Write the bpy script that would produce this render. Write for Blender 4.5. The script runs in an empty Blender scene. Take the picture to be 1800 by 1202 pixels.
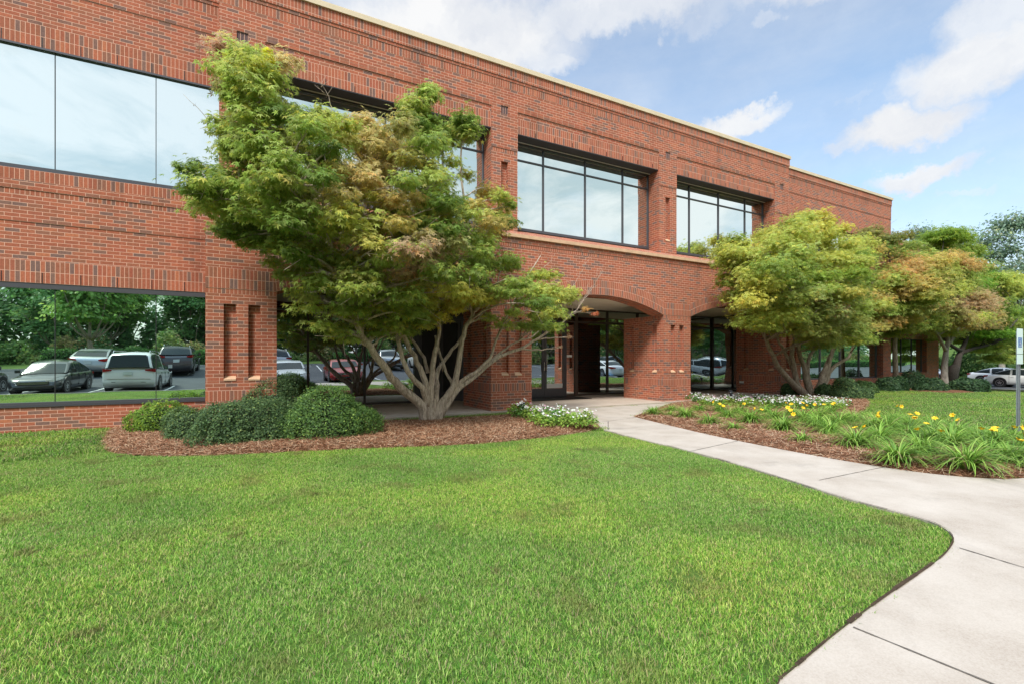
import bpy, math, random
import numpy as np
from mathutils import Vector
random.seed(7); RNG = np.random.default_rng(11)
SC = bpy.context.scene
COL = SC.collection
R = math.radians

# ------------------------------------------------------------------ camera, sky, sun, exposure
CAMH = 1.33
cam_d = bpy.data.cameras.new('camera'); cam = bpy.data.objects.new('camera', cam_d); COL.objects.link(cam)
cam_d.sensor_width = 36; cam_d.sensor_fit = 'HORIZONTAL'; cam_d.lens = 16.6
cam_d.shift_y = 31/1800.0; cam_d.clip_end = 3000; cam_d.clip_start = 0.05
FWD = Vector((0.4686, 0.8834, 0)); RGT = Vector((0.8834, -0.4686, 0))
cam.location = (0, 0, CAMH); cam.rotation_euler = (R(90), 0, -math.atan2(0.4686, 0.8834))
SC.camera = cam
FP = 830.0
def ray(px, py):
    t = (px-900)/FP
    return Vector((0.4686+t*0.8834, 0.8834-t*0.4686, (632-py)/FP))
def G(px, py, z=0.0):                       # pixel -> point on the level z
    d = ray(px, py); s = (z-CAMH)/d.z
    return Vector((d.x*s, d.y*s, z))
def PY(px, py, Y):                          # pixel -> point on the plane y=Y
    d = ray(px, py); s = Y/d.y
    return Vector((d.x*s, Y, CAMH+d.z*s))

SC.view_settings.view_transform = 'Standard'; SC.view_settings.look = 'None'
SC.view_settings.exposure = EXPO = 0.68; SC.view_settings.gamma = 1
SC.cycles.use_denoising = True
SC.cycles.max_bounces = 7; SC.cycles.diffuse_bounces = 4; SC.cycles.glossy_bounces = 4
SC.cycles.transmission_bounces = 2; SC.cycles.transparent_max_bounces = 4
SC.cycles.caustics_reflective = False; SC.cycles.caustics_refractive = False

SUN_EL, SUN_AZ = R(50), R(226)              # azimuth measured clockwise from +Y
sd = Vector((math.sin(SUN_AZ)*math.cos(SUN_EL), math.cos(SUN_AZ)*math.cos(SUN_EL), math.sin(SUN_EL)))
sl = bpy.data.lights.new('sun', 'SUN'); sl.energy = 2.3; sl.angle = R(14); sl.color = (1, .965, .9)
so = bpy.data.objects.new('sun', sl); COL.objects.link(so)
so.rotation_euler = sd.to_track_quat('Z', 'Y').to_euler(); so.location = (-20, -20, 40)

W = bpy.data.worlds.new('World'); SC.world = W; W.use_nodes = True
nt = W.node_tree; N = nt.nodes; L = nt.links
bg = N['Background']; bg.inputs['Strength'].default_value = 0.1
sky = N.new('ShaderNodeTexSky'); sky.sky_type = 'NISHITA'; sky.sun_disc = False
sky.sun_elevation = SUN_EL; sky.sun_rotation = SUN_AZ; sky.air_density = 1.0; sky.dust_density = 1.2; sky.ozone_density = 1.2
tc = N.new('ShaderNodeTexCoord')
def vm(op, a, b=None, **k):
    n = N.new('ShaderNodeVectorMath'); n.operation = op
    for i, v in enumerate((a, b)):
        if v is None: continue
        if isinstance(v, tuple): n.inputs[i].default_value = v
        else: L.new(v, n.inputs[i])
    return n
def ma(op, a, b=None, clamp=False):
    n = N.new('ShaderNodeMath'); n.operation = op; n.use_clamp = clamp
    for i, v in enumerate((a, b)):
        if v is None: continue
        if isinstance(v, (int, float)): n.inputs[i].default_value = v
        else: L.new(v, n.inputs[i])
    return n.outputs[0]
def noise(vec, scale, det=6, rough=.55, dist=0):
    n = N.new('ShaderNodeTexNoise'); n.inputs['Scale'].default_value = scale; n.inputs['Detail'].default_value = det
    n.inputs['Roughness'].default_value = rough; n.inputs['Distortion'].default_value = dist
    L.new(vec, n.inputs['Vector']); return n
D = tc.outputs['Generated']
wn = noise(D, 7, 7, .6); wn2 = noise(D, 26, 6, .65)
off = vm('SUBTRACT', wn.outputs['Color'], (.5, .5, .5)).outputs[0]
off = vm('SCALE', off); off.inputs[3].default_value = .105
off2 = vm('SUBTRACT', wn2.outputs['Color'], (.5, .5, .5)).outputs[0]
off2 = vm('SCALE', off2); off2.inputs[3].default_value = .06
L.new(vm('SUBTRACT', wn.outputs['Color'], (.5, .5, .5)).outputs[0], off.inputs[0])
L.new(vm('SUBTRACT', wn2.outputs['Color'], (.5, .5, .5)).outputs[0], off2.inputs[0])
Dw = vm('ADD', D, vm('ADD', off.outputs[0], off2.outputs[0]).outputs[0]).outputs[0]
mask = None
# clouds: (image column, row of the cloud's middle, half width, half height in the sky, strength)
for cx, cy, hw, hh, st in [(800, 55, 215, 85, 1.0), (960, 110, 70, 30, .8), (1080, 15, 190, 45, .85), (1230, 20, 60, 40, .5),
                           (1700, 110, 140, 70, .95), (1580, 222, 120, 40, 1.0), (1620, 310, 95, 24, .95), (1490, 250, 50, 16, .7), (1700, 340, 60, 12, .5), (1760, 30, 140, 60, .8),
                           (1300, 205, 75, 24, .95), (1345, 45, 30, 18, .5), (1500, 180, 40, 14, .35), (1440, 400, 400, 30, .35),
                           (500, -60, 200, 70, .8), (1500, -90, 260, 60, .8), (2050, 150, 150, 90, .9), (-200, 100, 300, 120, .9)]:
    c = ray(cx, cy); ln = c.length; c = c.normalized()
    n1 = vm('SUBTRACT', Dw, tuple(c)).outputs[0]
    t_ = (cx-900)/FP; rr_ = Vector((0, 0, 1)).cross(c).normalized()*-1; uu_ = rr_.cross(c).normalized()
    d1 = vm('DOT_PRODUCT', n1, tuple(rr_*(FP*(1+t_*t_)/hw))).outputs['Value']; d2 = vm('DOT_PRODUCT', n1, tuple(uu_*(FP*ln/hh))).outputs['Value']
    cmb = N.new('ShaderNodeCombineXYZ'); L.new(d1, cmb.inputs[0]); L.new(d2, cmb.inputs[1])
    ln_ = vm('LENGTH', cmb.outputs[0]).outputs['Value']
    mr = N.new('ShaderNodeMapRange'); mr.interpolation_type = 'SMOOTHSTEP'
    mr.inputs['From Min'].default_value = 1.35; mr.inputs['From Max'].default_value = .45
    mr.inputs['To Min'].default_value = 0; mr.inputs['To Max'].default_value = st
    L.new(ln_, mr.inputs['Value'])
    mask = mr.outputs[0] if mask is None else ma('MAXIMUM', mask, mr.outputs[0])
# the half of the sky behind the camera is mostly cloud
sep = N.new('ShaderNodeSeparateXYZ'); L.new(D, sep.inputs[0])
bk = N.new('ShaderNodeMapRange'); bk.interpolation_type = 'SMOOTHSTEP'
bk.inputs['From Min'].default_value = .05; bk.inputs['From Max'].default_value = -.35
L.new(sep.outputs['Y'], bk.inputs['Value'])
bn = noise(vm('MULTIPLY', D, (1, 1, 2.4)).outputs[0], 2.6, 8, .58, .3)
br = N.new('ShaderNodeMapRange'); br.interpolation_type = 'SMOOTHSTEP'
br.inputs['From Min'].default_value = .44; br.inputs['From Max'].default_value = .58; br.inputs['To Min'].default_value = .85
L.new(bn.outputs['Fac'], br.inputs['Value'])
mask = ma('MAXIMUM', mask, ma('MULTIPLY', bk.outputs[0], br.outputs[0]))
thin = noise(vm('MULTIPLY', D, (1, 1, 3.2)).outputs[0], 3.3, 8, .6)
mask = ma('MAXIMUM', mask, ma('MULTIPLY', thin.outputs['Fac'], .62))
haz = N.new('ShaderNodeMapRange'); haz.inputs['From Min'].default_value = .42; haz.inputs['From Max'].default_value = 0.0
haz.inputs['To Max'].default_value = .72; L.new(sep.outputs['Z'], haz.inputs['Value'])
mask = ma('MAXIMUM', mask, haz.outputs[0], clamp=True)
cr = N.new('ShaderNodeValToRGB'); cn = noise(vm('MULTIPLY', Dw, (1, 1, 2)).outputs[0], 5.5, 6, .55)
cr.color_ramp.elements[0].position = .32; cr.color_ramp.elements[0].color = (4.5, 4.75, 5.25, 1)
cr.color_ramp.elements[1].position = .62; cr.color_ramp.elements[1].color = (5.95, 6.0, 6.05, 1)
L.new(cn.outputs['Fac'], cr.inputs['Fac'])
# sky overhead, out of view, is boosted as added fill light; slightly sunward too
zr = N.new('ShaderNodeMapRange'); zr.interpolation_type = 'SMOOTHSTEP'; zr.inputs['From Min'].default_value = .66; zr.inputs['From Max'].default_value = .95
zr.inputs['To Min'].default_value = 1.0; zr.inputs['To Max'].default_value = 3.0; L.new(sep.outputs['Z'], zr.inputs['Value'])
kr = N.new('ShaderNodeMapRange'); kr.inputs['To Min'].default_value = 1.0; kr.inputs['To Max'].default_value = 1.10; L.new(bk.outputs[0], kr.inputs['Value'])
bcr = N.new('ShaderNodeValToRGB'); b2n = noise(vm('MULTIPLY', D, (1, 1, 2.2)).outputs[0], 4.2, 9, .6, .4)
bcr.color_ramp.elements[0].position = .40; bcr.color_ramp.elements[0].color = (3.7, 4.35, 4.6, 1)
bcr.color_ramp.elements[1].position = .58; bcr.color_ramp.elements[1].color = (6.0, 6.05, 6.05, 1)
L.new(b2n.outputs['Fac'], bcr.inputs['Fac'])
cmx = N.new('ShaderNodeMix'); cmx.data_type = 'RGBA'; L.new(bk.outputs[0], cmx.inputs['Factor']); L.new(cr.outputs[0], cmx.inputs['A']); L.new(bcr.outputs[0], cmx.inputs['B'])
gain = ma('MULTIPLY', zr.outputs[0], kr.outputs[0])
skyg = N.new('ShaderNodeMix'); skyg.data_type = 'RGBA'; skyg.blend_type = 'MULTIPLY'; skyg.inputs['Factor'].default_value = 1
L.new(sky.outputs[0], skyg.inputs['A']); skyg.inputs['B'].default_value = (1.55, 1.68, 1.62, 1)
mx = N.new('ShaderNodeMix'); mx.data_type = 'RGBA'
L.new(mask, mx.inputs['Factor']); L.new(skyg.outputs['Result'], mx.inputs['A']); L.new(cmx.outputs['Result'], mx.inputs['B'])
fin = N.new('ShaderNodeVectorMath'); fin.operation = 'SCALE'; L.new(mx.outputs['Result'], fin.inputs[0]); L.new(gain, fin.inputs[3])
L.new(fin.outputs[0], bg.inputs['Color'])

# ------------------------------------------------------------------ object helpers
def prop(o, label=None, cat=None, group=None, kind=None):
    if label: o['label'] = label
    if cat: o['category'] = cat
    if group: o['group'] = group
    if kind: o['kind'] = kind
    return o
def empty(name, loc, label, cat, group=None, rz=0):
    o = bpy.data.objects.new(name, None); COL.objects.link(o); o.location = loc; o.rotation_euler = (0, 0, rz)
    o.empty_display_size = .2
    return prop(o, label, cat, group)
def link(name, me, parent=None, world=True):
    """link a mesh; world=True: its vertices are world coordinates, so shift them under an unrotated parent"""
    o = bpy.data.objects.new(name, me); COL.objects.link(o)
    if parent is not None:
        o.parent = parent
        if world:
            p = parent; loc = Vector((0, 0, 0))
            while p is not None: loc += p.location; p = p.parent
            o.location = -loc
    return o
def copy_tree(src, parent=None):
    c = src.copy(); COL.objects.link(c)
    if parent is not None: c.parent = parent
    for ch in list(src.children): copy_tree(ch, c)
    return c

UVO = {}
class MB:
    def __init__(s): s.v = []; s.f = []; s.m = []; s.uv = []; s.mats = []
    def mi(s, m):
        if m not in s.mats: s.mats.append(m)
        return s.mats.index(m)
    def face(s, pts, m, uv=None):
        b = len(s.v); s.v += [tuple(p) for p in pts]; s.f.append(list(range(b, b+len(pts)))); s.m.append(s.mi(m))
        if uv is None:
            a, c, d = Vector(pts[0]), Vector(pts[1]), Vector(pts[2]); n = (c-a).cross(d-a)
            ax = max(range(3), key=lambda i: abs(n[i]))
            uv = [((p[1], p[2]), (p[0], p[2]), (p[0], p[1]))[ax] for p in pts]
        s.uv += list(uv)
    def box(s, x0, x1, y0, y1, z0, z1, m, uo=(0, 0), skip='', mtop=None):
        u0, v0 = uo
        F = {'f': [(x0, y0, z0), (x1, y0, z0), (x1, y0, z1), (x0, y0, z1)], 'b': [(x1, y1, z0), (x0, y1, z0), (x0, y1, z1), (x1, y1, z1)],
             'l': [(x0, y1, z0), (x0, y0, z0), (x0, y0, z1), (x0, y1, z1)], 'r': [(x1, y0, z0), (x1, y1, z0), (x1, y1, z1), (x1, y0, z1)],
             't': [(x0, y0, z1), (x1, y0, z1), (x1, y1, z1), (x0, y1, z1)], 'd': [(x0, y1, z0), (x1, y1, z0), (x1, y0, z0), (x0, y0, z0)]}
        for k, p in F.items():
            if k in skip: continue
            if k in 'fb': uv = [(q[0]+u0, q[2]+v0) for q in p]
            elif k in 'lr': uv = [(q[1]+u0, q[2]+v0) for q in p]
            else: uv = [(q[0]+u0, q[1]+v0) for q in p]
            s.face(p, mtop if (mtop and k == 't') else m, uv)
    def band(s, x0, x1, y0, y1, z0, z1, kind='run', top=False, skip=''):
        """brick band: courses start at z0 (or end at z1 when top)"""
        m, bh, bw = {'run': (M['brick'], .0677*2, .2032), 'sol': (M['soldier'], .2032, .0677), 'half': (M['halfsol'], .1016, .0677)}[kind]
        k = round((z0*7.3+x0*.01) * 13) % 37
        zb = z1 if top else z0
        s.box(x0, x1, y0, y1, z0, z1, m, (bw*(k*3 % 41), -zb+bh*(k+2)), skip)
    def tube(s, pts, rad, m, seg=8, cap=True):
        pts = [Vector(p) for p in pts]; n = len(pts)
        rad = rad if isinstance(rad, (list, tuple)) else [rad]*n
        rings = []; up = None
        for i, p in enumerate(pts):
            d = (pts[min(i+1, n-1)]-pts[max(i-1, 0)]).normalized()
            if up is None: up = d.orthogonal().normalized()
            up = (up-d*up.dot(d)); up = up.normalized() if up.length > 1e-5 else d.orthogonal().normalized()
            sd_ = d.cross(up); rings.append([p+(up*math.cos(2*math.pi*k/seg)+sd_*math.sin(2*math.pi*k/seg))*rad[i] for k in range(seg)])
        b = len(s.v)
        for r in rings: s.v += [tuple(q) for q in r]
        mi = s.mi(m); acc = 0
        for i in range(n-1):
            l = (pts[i+1]-pts[i]).length
            for k in range(seg):
                k2 = (k+1) % seg
                s.f.append([b+i*seg+k, b+i*seg+k2, b+(i+1)*seg+k2, b+(i+1)*seg+k]); s.m.append(mi)
                s.uv += [(k/seg, acc), ((k+1)/seg, acc), ((k+1)/seg, acc+l), (k/seg, acc+l)]
            acc += l
        if cap:
            for i, o in ((0, 1), (n-1, 0)):
                q = list(range(b+i*seg, b+(i+1)*seg)); s.f.append(q[::-1] if o else q); s.m.append(mi); s.uv += [(0, 0)]*seg
    def disc(s, c, ax, r, h, m, seg=24, r2=None):
        c = Vector(c); ax = Vector(ax).normalized(); s.tube([c-ax*h/2, c+ax*h/2], [r, r2 if r2 is not None else r], m, seg)
    def build(s, name, parent=None, smooth=False, world=True, bevel=0):
        me = bpy.data.meshes.new(name); me.from_pydata(s.v, [], s.f)
        for m in s.mats: me.materials.append(m)
        me.polygons.foreach_set('material_index', s.m)
        ul = me.uv_layers.new(name='UVMap'); ul.data.foreach_set('uv', np.array(s.uv, dtype=np.float32).ravel())
        if smooth: me.polygons.foreach_set('use_smooth', [True]*len(s.f))
        me.update(); o = link(name, me, parent, world)
        if bevel:
            b = o.modifiers.new('bevel', 'BEVEL'); b.width = bevel; b.segments = 2; b.limit_method = 'ANGLE'; b.angle_limit = R(40)
        return o

def np_mesh(name, V, F, mats, col=None, smooth=False, uv=None):
    """V (n,3), F (m,k) arrays -> mesh, fast"""
    me = bpy.data.meshes.new(name); m, k = F.shape
    me.vertices.add(len(V)); me.vertices.foreach_set('co', V.astype(np.float32).ravel())
    me.loops.add(m*k); me.loops.foreach_set('vertex_index', F.astype(np.int32).ravel())
    me.polygons.add(m); me.polygons.foreach_set('loop_start', np.arange(0, m*k, k, dtype=np.int32))
    for mt in mats: me.materials.append(mt)
    if smooth: me.polygons.foreach_set('use_smooth', np.ones(m, dtype=bool))
    me.update(calc_edges=True)
    if col is not None:
        a = me.color_attributes.new('Col', 'FLOAT_COLOR', 'POINT')
        c = np.ones((len(V), 4), dtype=np.float32); c[:, :3] = col; a.data.foreach_set('color', c.ravel())
    return me

# ------------------------------------------------------------------ materials
M = {}
def newmat(name):
    m = bpy.data.materials.new(name); m.use_nodes = True
    return m, m.node_tree.nodes, m.node_tree.links, m.node_tree.nodes['Principled BSDF']
def plain(name, c, rough=.6, metal=0, noise_amt=0.0, scale=8, bump=0, spec=None, coat=0):
    m, n, l, p = newmat(name)
    p.inputs['Base Color'].default_value = (*c, 1); p.inputs['Roughness'].default_value = rough; p.inputs['Metallic'].default_value = metal
    if spec is not None: p.inputs['Specular IOR Level'].default_value = spec
    if coat: p.inputs['Coat Weight'].default_value = coat; p.inputs['Coat Roughness'].default_value = .05
    if noise_amt or bump:
        t = n.new('ShaderNodeTexCoord'); z = n.new('ShaderNodeTexNoise'); z.inputs['Scale'].default_value = scale; z.inputs['Detail'].default_value = 6
        l.new(t.outputs['Object'], z.inputs['Vector'])
        if noise_amt:
            r = n.new('ShaderNodeValToRGB'); a = noise_amt
            r.color_ramp.elements[0].position = .3; r.color_ramp.elements[1].position = .7
            r.color_ramp.elements[0].color = (*[x*(1-a) for x in c], 1); r.color_ramp.elements[1].color = (*[min(1, x*(1+a)) for x in c], 1)
            l.new(z.outputs['Fac'], r.inputs['Fac']); l.new(r.outputs[0], p.inputs['Base Color'])
        if bump:
            b = n.new('ShaderNodeBump'); b.inputs['Strength'].default_value = bump; b.inputs['Distance'].default_value = .01
            l.new(z.outputs['Fac'], b.inputs['Height']); l.new(b.outputs[0], p.inputs['Normal'])
    M[name] = m; return m
def brick(name, bw, bh, offset, mortar=.0095, dark=False, stain=True):
    m, n, l, p = newmat(name)
    uv = n.new('ShaderNodeUVMap'); uv.uv_map = 'UVMap'
    b = n.new('ShaderNodeTexBrick'); b.offset = offset; b.offset_frequency = 2; b.squash = 1
    b.inputs['Scale'].default_value = 1; b.inputs['Brick Width'].default_value = bw; b.inputs['Row Height'].default_value = bh
    b.inputs['Mortar Size'].default_value = mortar/2; b.inputs['Mortar Smooth'].default_value = .25; b.inputs['Bias'].default_value = 0
    b.inputs['Color1'].default_value = (0, 0, 0, 1); b.inputs['Color2'].default_value = (1, 1, 1, 1); b.inputs['Mortar'].default_value = (.5, .5, .5, 1)
    l.new(uv.outputs[0], b.inputs['Vector'])
    r = n.new('ShaderNodeValToRGB'); e = r.color_ramp.elements
    stops = [(0, (.23, .125, .095)), (.09, (.20, .118, .10)), (.15, (.25, .12, .083)), (.26, (.33, .122, .07)), (.42, (.36, .112, .064)), (.6, (.40, .128, .072)), (.74, (.44, .138, .075)),
             (.84, (.33, .125, .075)), (.93, (.38, .11, .066)), (1, (.46, .16, .082))]
    if dark: stops = [(0, (.13, .085, .085)), (1, (.17, .10, .095))]
    e[0].position = stops[0][0]; e[0].color = (*stops[0][1], 1); e[1].position = 1; e[1].color = (*stops[-1][1], 1)
    for s_ in stops[1:-1]: x = e.new(s_[0]); x.color = (*s_[1], 1)
    l.new(b.outputs['Color'], r.inputs['Fac'])
    g = n.new('ShaderNodeNewGeometry')
    nz = n.new('ShaderNodeTexNoise'); nz.inputs['Scale'].default_value = 45; nz.inputs['Detail'].default_value = 5; l.new(g.outputs['Position'], nz.inputs['Vector'])
    hv = n.new('ShaderNodeHueSaturation'); l.new(r.outputs[0], hv.inputs['Color'])
    mr = n.new('ShaderNodeMapRange'); mr.inputs['From Min'].default_value = .3; mr.inputs['From Max'].default_value = .7
    mr.inputs['To Min'].default_value = .90; mr.inputs['To Max'].default_value = 1.24; l.new(nz.outputs['Fac'], mr.inputs['Value']); l.new(mr.outputs[0], hv.inputs['Value'])
    mixm = n.new('ShaderNodeMix'); mixm.data_type = 'RGBA'; l.new(b.outputs['Fac'], mixm.inputs['Factor'])
    l.new(hv.outputs[0], mixm.inputs['A']); mixm.inputs['B'].default_value = (.74, .44, .325, 1)
    # large soft weathering patches and vertical water stains
    st = n.new('ShaderNodeTexNoise'); st.inputs['Scale'].default_value = 1.0; st.inputs['Detail'].default_value = 5; st.inputs['Roughness'].default_value = .6
    mp = n.new('ShaderNodeMapping'); mp.inputs['Scale'].default_value = (2.2, 2.2, .5); l.new(g.outputs['Position'], mp.inputs['Vector']); l.new(mp.outputs[0], st.inputs['Vector'])
    sr = n.new('ShaderNodeMapRange'); sr.inputs['From Min'].default_value = .53; sr.inputs['From Max'].default_value = .72
    sr.inputs['To Min'].default_value = 1.0; sr.inputs['To Max'].default_value = .72; l.new(st.outputs['Fac'], sr.inputs['Value'])
    mul = n.new('ShaderNodeMix'); mul.data_type = 'RGBA'; mul.blend_type = 'MULTIPLY'; mul.inputs['Factor'].default_value = 1
    l.new(mixm.outputs['Result'], mul.inputs['A']); l.new(sr.outputs[0], mul.inputs['B'])
    l.new(mul.outputs['Result'], p.inputs['Base Color']); p.inputs['Roughness'].default_value = .88; p.inputs['Specular IOR Level'].default_value = .25
    inv = n.new('ShaderNodeMath'); inv.operation = 'MULTIPLY_ADD'; inv.inputs[1].default_value = -1; inv.inputs[2].default_value = 1; l.new(b.outputs['Fac'], inv.inputs[0])
    ad = n.new('ShaderNodeMath'); ad.operation = 'MULTIPLY_ADD'; ad.inputs[1].default_value = .25; l.new(nz.outputs['Fac'], ad.inputs[0]); l.new(inv.outputs[0], ad.inputs[2])
    bp = n.new('ShaderNodeBump'); bp.inputs['Strength'].default_value = .55; bp.inputs['Distance'].default_value = .006
    l.new(ad.outputs[0], bp.inputs['Height']); l.new(bp.outputs[0], p.inputs['Normal'])
    M[name] = m; return m
brick('brick', .2032, .0677, .5); brick('soldier', .0677, .2032, 0); brick('halfsol', .0677, .1016, 0); brick('darkbrick', .0677, .2032, 0, dark=True)

def glass(name, tint, refl, wav=.035):
    m, n, l, p = newmat(name)
    n.remove(p); out = n['Material Output']
    gl = n.new('ShaderNodeBsdfGlossy'); gl.inputs['Color'].default_value = (*tint, 1); gl.inputs['Roughness'].default_value = 0.0
    df = n.new('ShaderNodeBsdfPrincipled'); df.inputs['Base Color'].default_value = (.012, .016, .018, 1); df.inputs['Roughness'].default_value = .3
    lw = n.new('ShaderNodeLayerWeight'); lw.inputs['Blend'].default_value = .35
    mr = n.new('ShaderNodeMapRange'); mr.inputs['To Min'].default_value = refl; mr.inputs['To Max'].default_value = min(1, refl+.25)
    l.new(lw.outputs['Facing'], mr.inputs['Value'])
    mx_ = n.new('ShaderNodeMixShader'); l.new(mr.outputs[0], mx_.inputs[0]); l.new(df.outputs[0], mx_.inputs[1]); l.new(gl.outputs[0], mx_.inputs[2])
    l.new(mx_.outputs[0], out.inputs['Surface'])
    g = n.new('ShaderNodeNewGeometry'); z = n.new('ShaderNodeTexNoise'); z.inputs['Scale'].default_value = .55; z.inputs['Detail'].default_value = 1
    l.new(g.outputs['Position'], z.inputs['Vector']); b = n.new('ShaderNodeBump'); b.inputs['Strength'].default_value = wav; b.inputs['Distance'].default_value = .25
    l.new(z.outputs['Fac'], b.inputs['Height']); l.new(b.outputs[0], gl.inputs['Normal'])
    M[name] = m
glass('mirror_glass', (.86, .96, .96), .84)
glass('low_glass', (.80, .97, .86), .90)
glass('store_glass', (.74, .82, .84), .68)
plain('frame_dark', (.075, .075, .085), .38, .0, spec=.5)
plain('frame_grey', (.085, .085, .10), .4, .3)
plain('frame_bronze', (.075, .055, .045), .42, .2)
plain('black_soffit', (.07, .072, .095), .6)
plain('soffit', (.82, .76, .62), .8, noise_amt=.05, scale=2)
plain('caststone', (.66, .43, .27), .8, noise_amt=.12, scale=6, bump=.2)
plain('coping', (.70, .58, .40), .5, .0, noise_amt=.05, scale=3)
plain('roofing', (.2, .2, .2), .9)
plain('black', (.012, .012, .013), .5)
plain('joint', (.02, .022, .024), .6)
plain('white_paint', (.78, .78, .76), .6)
plain('steel', (.42, .43, .45), .35, .8)
plain('galv', (.36, .38, .42), .45, .6, noise_amt=.15, scale=30)
plain('chrome', (.75, .75, .76), .15, 1)

# ------------------------------------------------------------------ ground materials
def ground_mat(name, stops, scale, scale2, bump=.4, rough=.95, mapscale=(1, 1, 1), bdist=.02, spots=None):
    m, n, l, p = newmat(name)
    g = n.new('ShaderNodeNewGeometry'); mp = n.new('ShaderNodeMapping'); mp.inputs['Scale'].default_value = mapscale
    l.new(g.outputs['Position'], mp.inputs['Vector'])
    a = n.new('ShaderNodeTexNoise'); a.inputs['Scale'].default_value = scale; a.inputs['Detail'].default_value = 8; a.inputs['Roughness'].default_value = .62
    b = n.new('ShaderNodeTexNoise'); b.inputs['Scale'].default_value = scale2; b.inputs['Detail'].default_value = 6; b.inputs['Roughness'].default_value = .7
    l.new(mp.outputs[0], a.inputs['Vector']); l.new(mp.outputs[0], b.inputs['Vector'])
    mx_ = n.new('ShaderNodeMath'); mx_.operation = 'MULTIPLY_ADD'; mx_.inputs[1].default_value = .55
    h = n.new('ShaderNodeMath'); h.operation = 'MULTIPLY'; h.inputs[1].default_value = .45
    l.new(b.outputs['Fac'], h.inputs[0]); l.new(a.outputs['Fac'], mx_.inputs[0]); l.new(h.outputs[0], mx_.inputs[2])
    r = n.new('ShaderNodeValToRGB'); e = r.color_ramp.elements
    e[0].position = stops[0][0]; e[0].color = (*stops[0][1], 1); e[1].position = stops[-1][0]; e[1].color = (*stops[-1][1], 1)
    for s_ in stops[1:-1]: x = e.new(s_[0]); x.color = (*s_[1], 1)
    l.new(mx_.outputs[0], r.inputs['Fac']); l.new(r.outputs[0], p.inputs['Base Color'])
    if spots:
        v = n.new('ShaderNodeTexNoise'); v.inputs['Scale'].default_value = spots[0]; v.inputs['Detail'].default_value = 10; v.inputs['Roughness'].default_value = .75; v.inputs['Distortion'].default_value = .8
        l.new(mp.outputs[0], v.inputs['Vector']); vr = n.new('ShaderNodeMapRange'); vr.interpolation_type = 'SMOOTHSTEP'; vr.inputs['From Min'].default_value = spots[1]; vr.inputs['From Max'].default_value = spots[2]; vr.inputs['To Min'].default_value = 1; vr.inputs['To Max'].default_value = spots[3]
        l.new(v.outputs['Fac'], vr.inputs['Value']); mm_ = n.new('ShaderNodeMix'); mm_.data_type = 'RGBA'; mm_.blend_type = 'MULTIPLY'; mm_.inputs['Factor'].default_value = 1
        l.new(r.outputs[0], mm_.inputs['A']); l.new(vr.outputs[0], mm_.inputs['B']); l.new(mm_.outputs['Result'], p.inputs['Base Color'])
    p.inputs['Roughness'].default_value = rough; p.inputs['Specular IOR Level'].default_value = .2
    bp = n.new('ShaderNodeBump'); bp.inputs['Strength'].default_value = bump; bp.inputs['Distance'].default_value = bdist
    l.new(b.outputs['Fac'], bp.inputs['Height']); l.new(bp.outputs[0], p.inputs['Normal'])
    M[name] = m; return m
ground_mat('turf', [(.3, (.035, .06, .014)), (.5, (.075, .13, .022)), (.7, (.13, .21, .04))], .7, 30, .6)
ground_mat('mulch', [(.3, (.06, .026, .014)), (.45, (.17, .075, .038)), (.6, (.29, .145, .08)), (.75, (.42, .24, .15))], 9, 60, 1.0, bdist=.04)
ground_mat('concrete', [(.30, (.29, .235, .185)), (.40, (.40, .34, .28)), (.52, (.475, .415, .35)), (.68, (.545, .485, .42))], 1.6, 110, .25, .85, bdist=.004, spots=(.8, .50, .70, .80))
ground_mat('slabcon', [(.3, (.40, .31, .24)), (.5, (.54, .45, .37)), (.7, (.63, .55, .46))], .8, 50, .1, .8, bdist=.004)
ground_mat('asphalt', [(.3, (.055, .058, .064)), (.5, (.085, .09, .098)), (.7, (.12, .125, .135))], .35, 60, .3, .9, bdist=.01)
ground_mat('curb', [(.3, (.38, .36, .32)), (.7, (.52, .50, .46))], 2, 40, .2)
ground_mat('soil', [(.3, (.035, .022, .014)), (.7, (.12, .08, .05))], 8, 60, .8)
ground_mat('joint_dirt', [(.3, (.10, .085, .07)), (.7, (.24, .21, .18))], 8, 60, .5)
ground_mat('stone', [(.3, (.42, .38, .32)), (.7, (.62, .58, .5))], 6, 40, .4)

def sstep(a, b, x):
    t = np.clip((x-a)/(b-a), 0, 1); return t*t*(3-2*t)
def H(x, y):
    x = np.asarray(x, float); y = np.asarray(y, float)
    z = -0.8*sstep(24, 42, x) + 6.0*sstep(68, 130, x)*sstep(-4, 10, y)
    z = z + np.where(y < -1.56, -0.12, 0.0) + 1.0*sstep(-4, -22, y) + 1.6*sstep(-22, -60, y)
    return z
def grid_sheet(name, xs, ys, mat, dz=0, hf=H):
    X, Y = np.meshgrid(np.array(xs, float), np.array(ys, float)); Z = hf(X, Y)+dz
    V = np.stack([X.ravel(), Y.ravel(), Z.ravel()], 1); nx, ny = len(xs), len(ys)
    i = np.arange(nx-1)[None, :]+np.arange(ny-1)[:, None]*nx; i = i.ravel()
    F = np.stack([i, i+1, i+nx+1, i+nx], 1)
    me = np_mesh(name, V, F, [M[mat]], smooth=False); return link(name, me)
xs = [-1500, -600, -250, -120]+list(range(-80, 141, 2))+[180, 300, 700, 1500]
ys = [-1500, -500, -200, -120]+list(range(-90, -2, 2))+[-1.58, -1.54]+list(range(0, 91, 2))+[120, 200, 500, 1500]
prop(grid_sheet('ground', xs, ys, 'turf', 0), kind='structure')
prop(grid_sheet('parking_lot', list(range(-50, 131, 2)), [-18.5]+list(range(-18, -1, 1))[:-1]+[-1.7], 'asphalt', .012), kind='structure')
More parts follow.
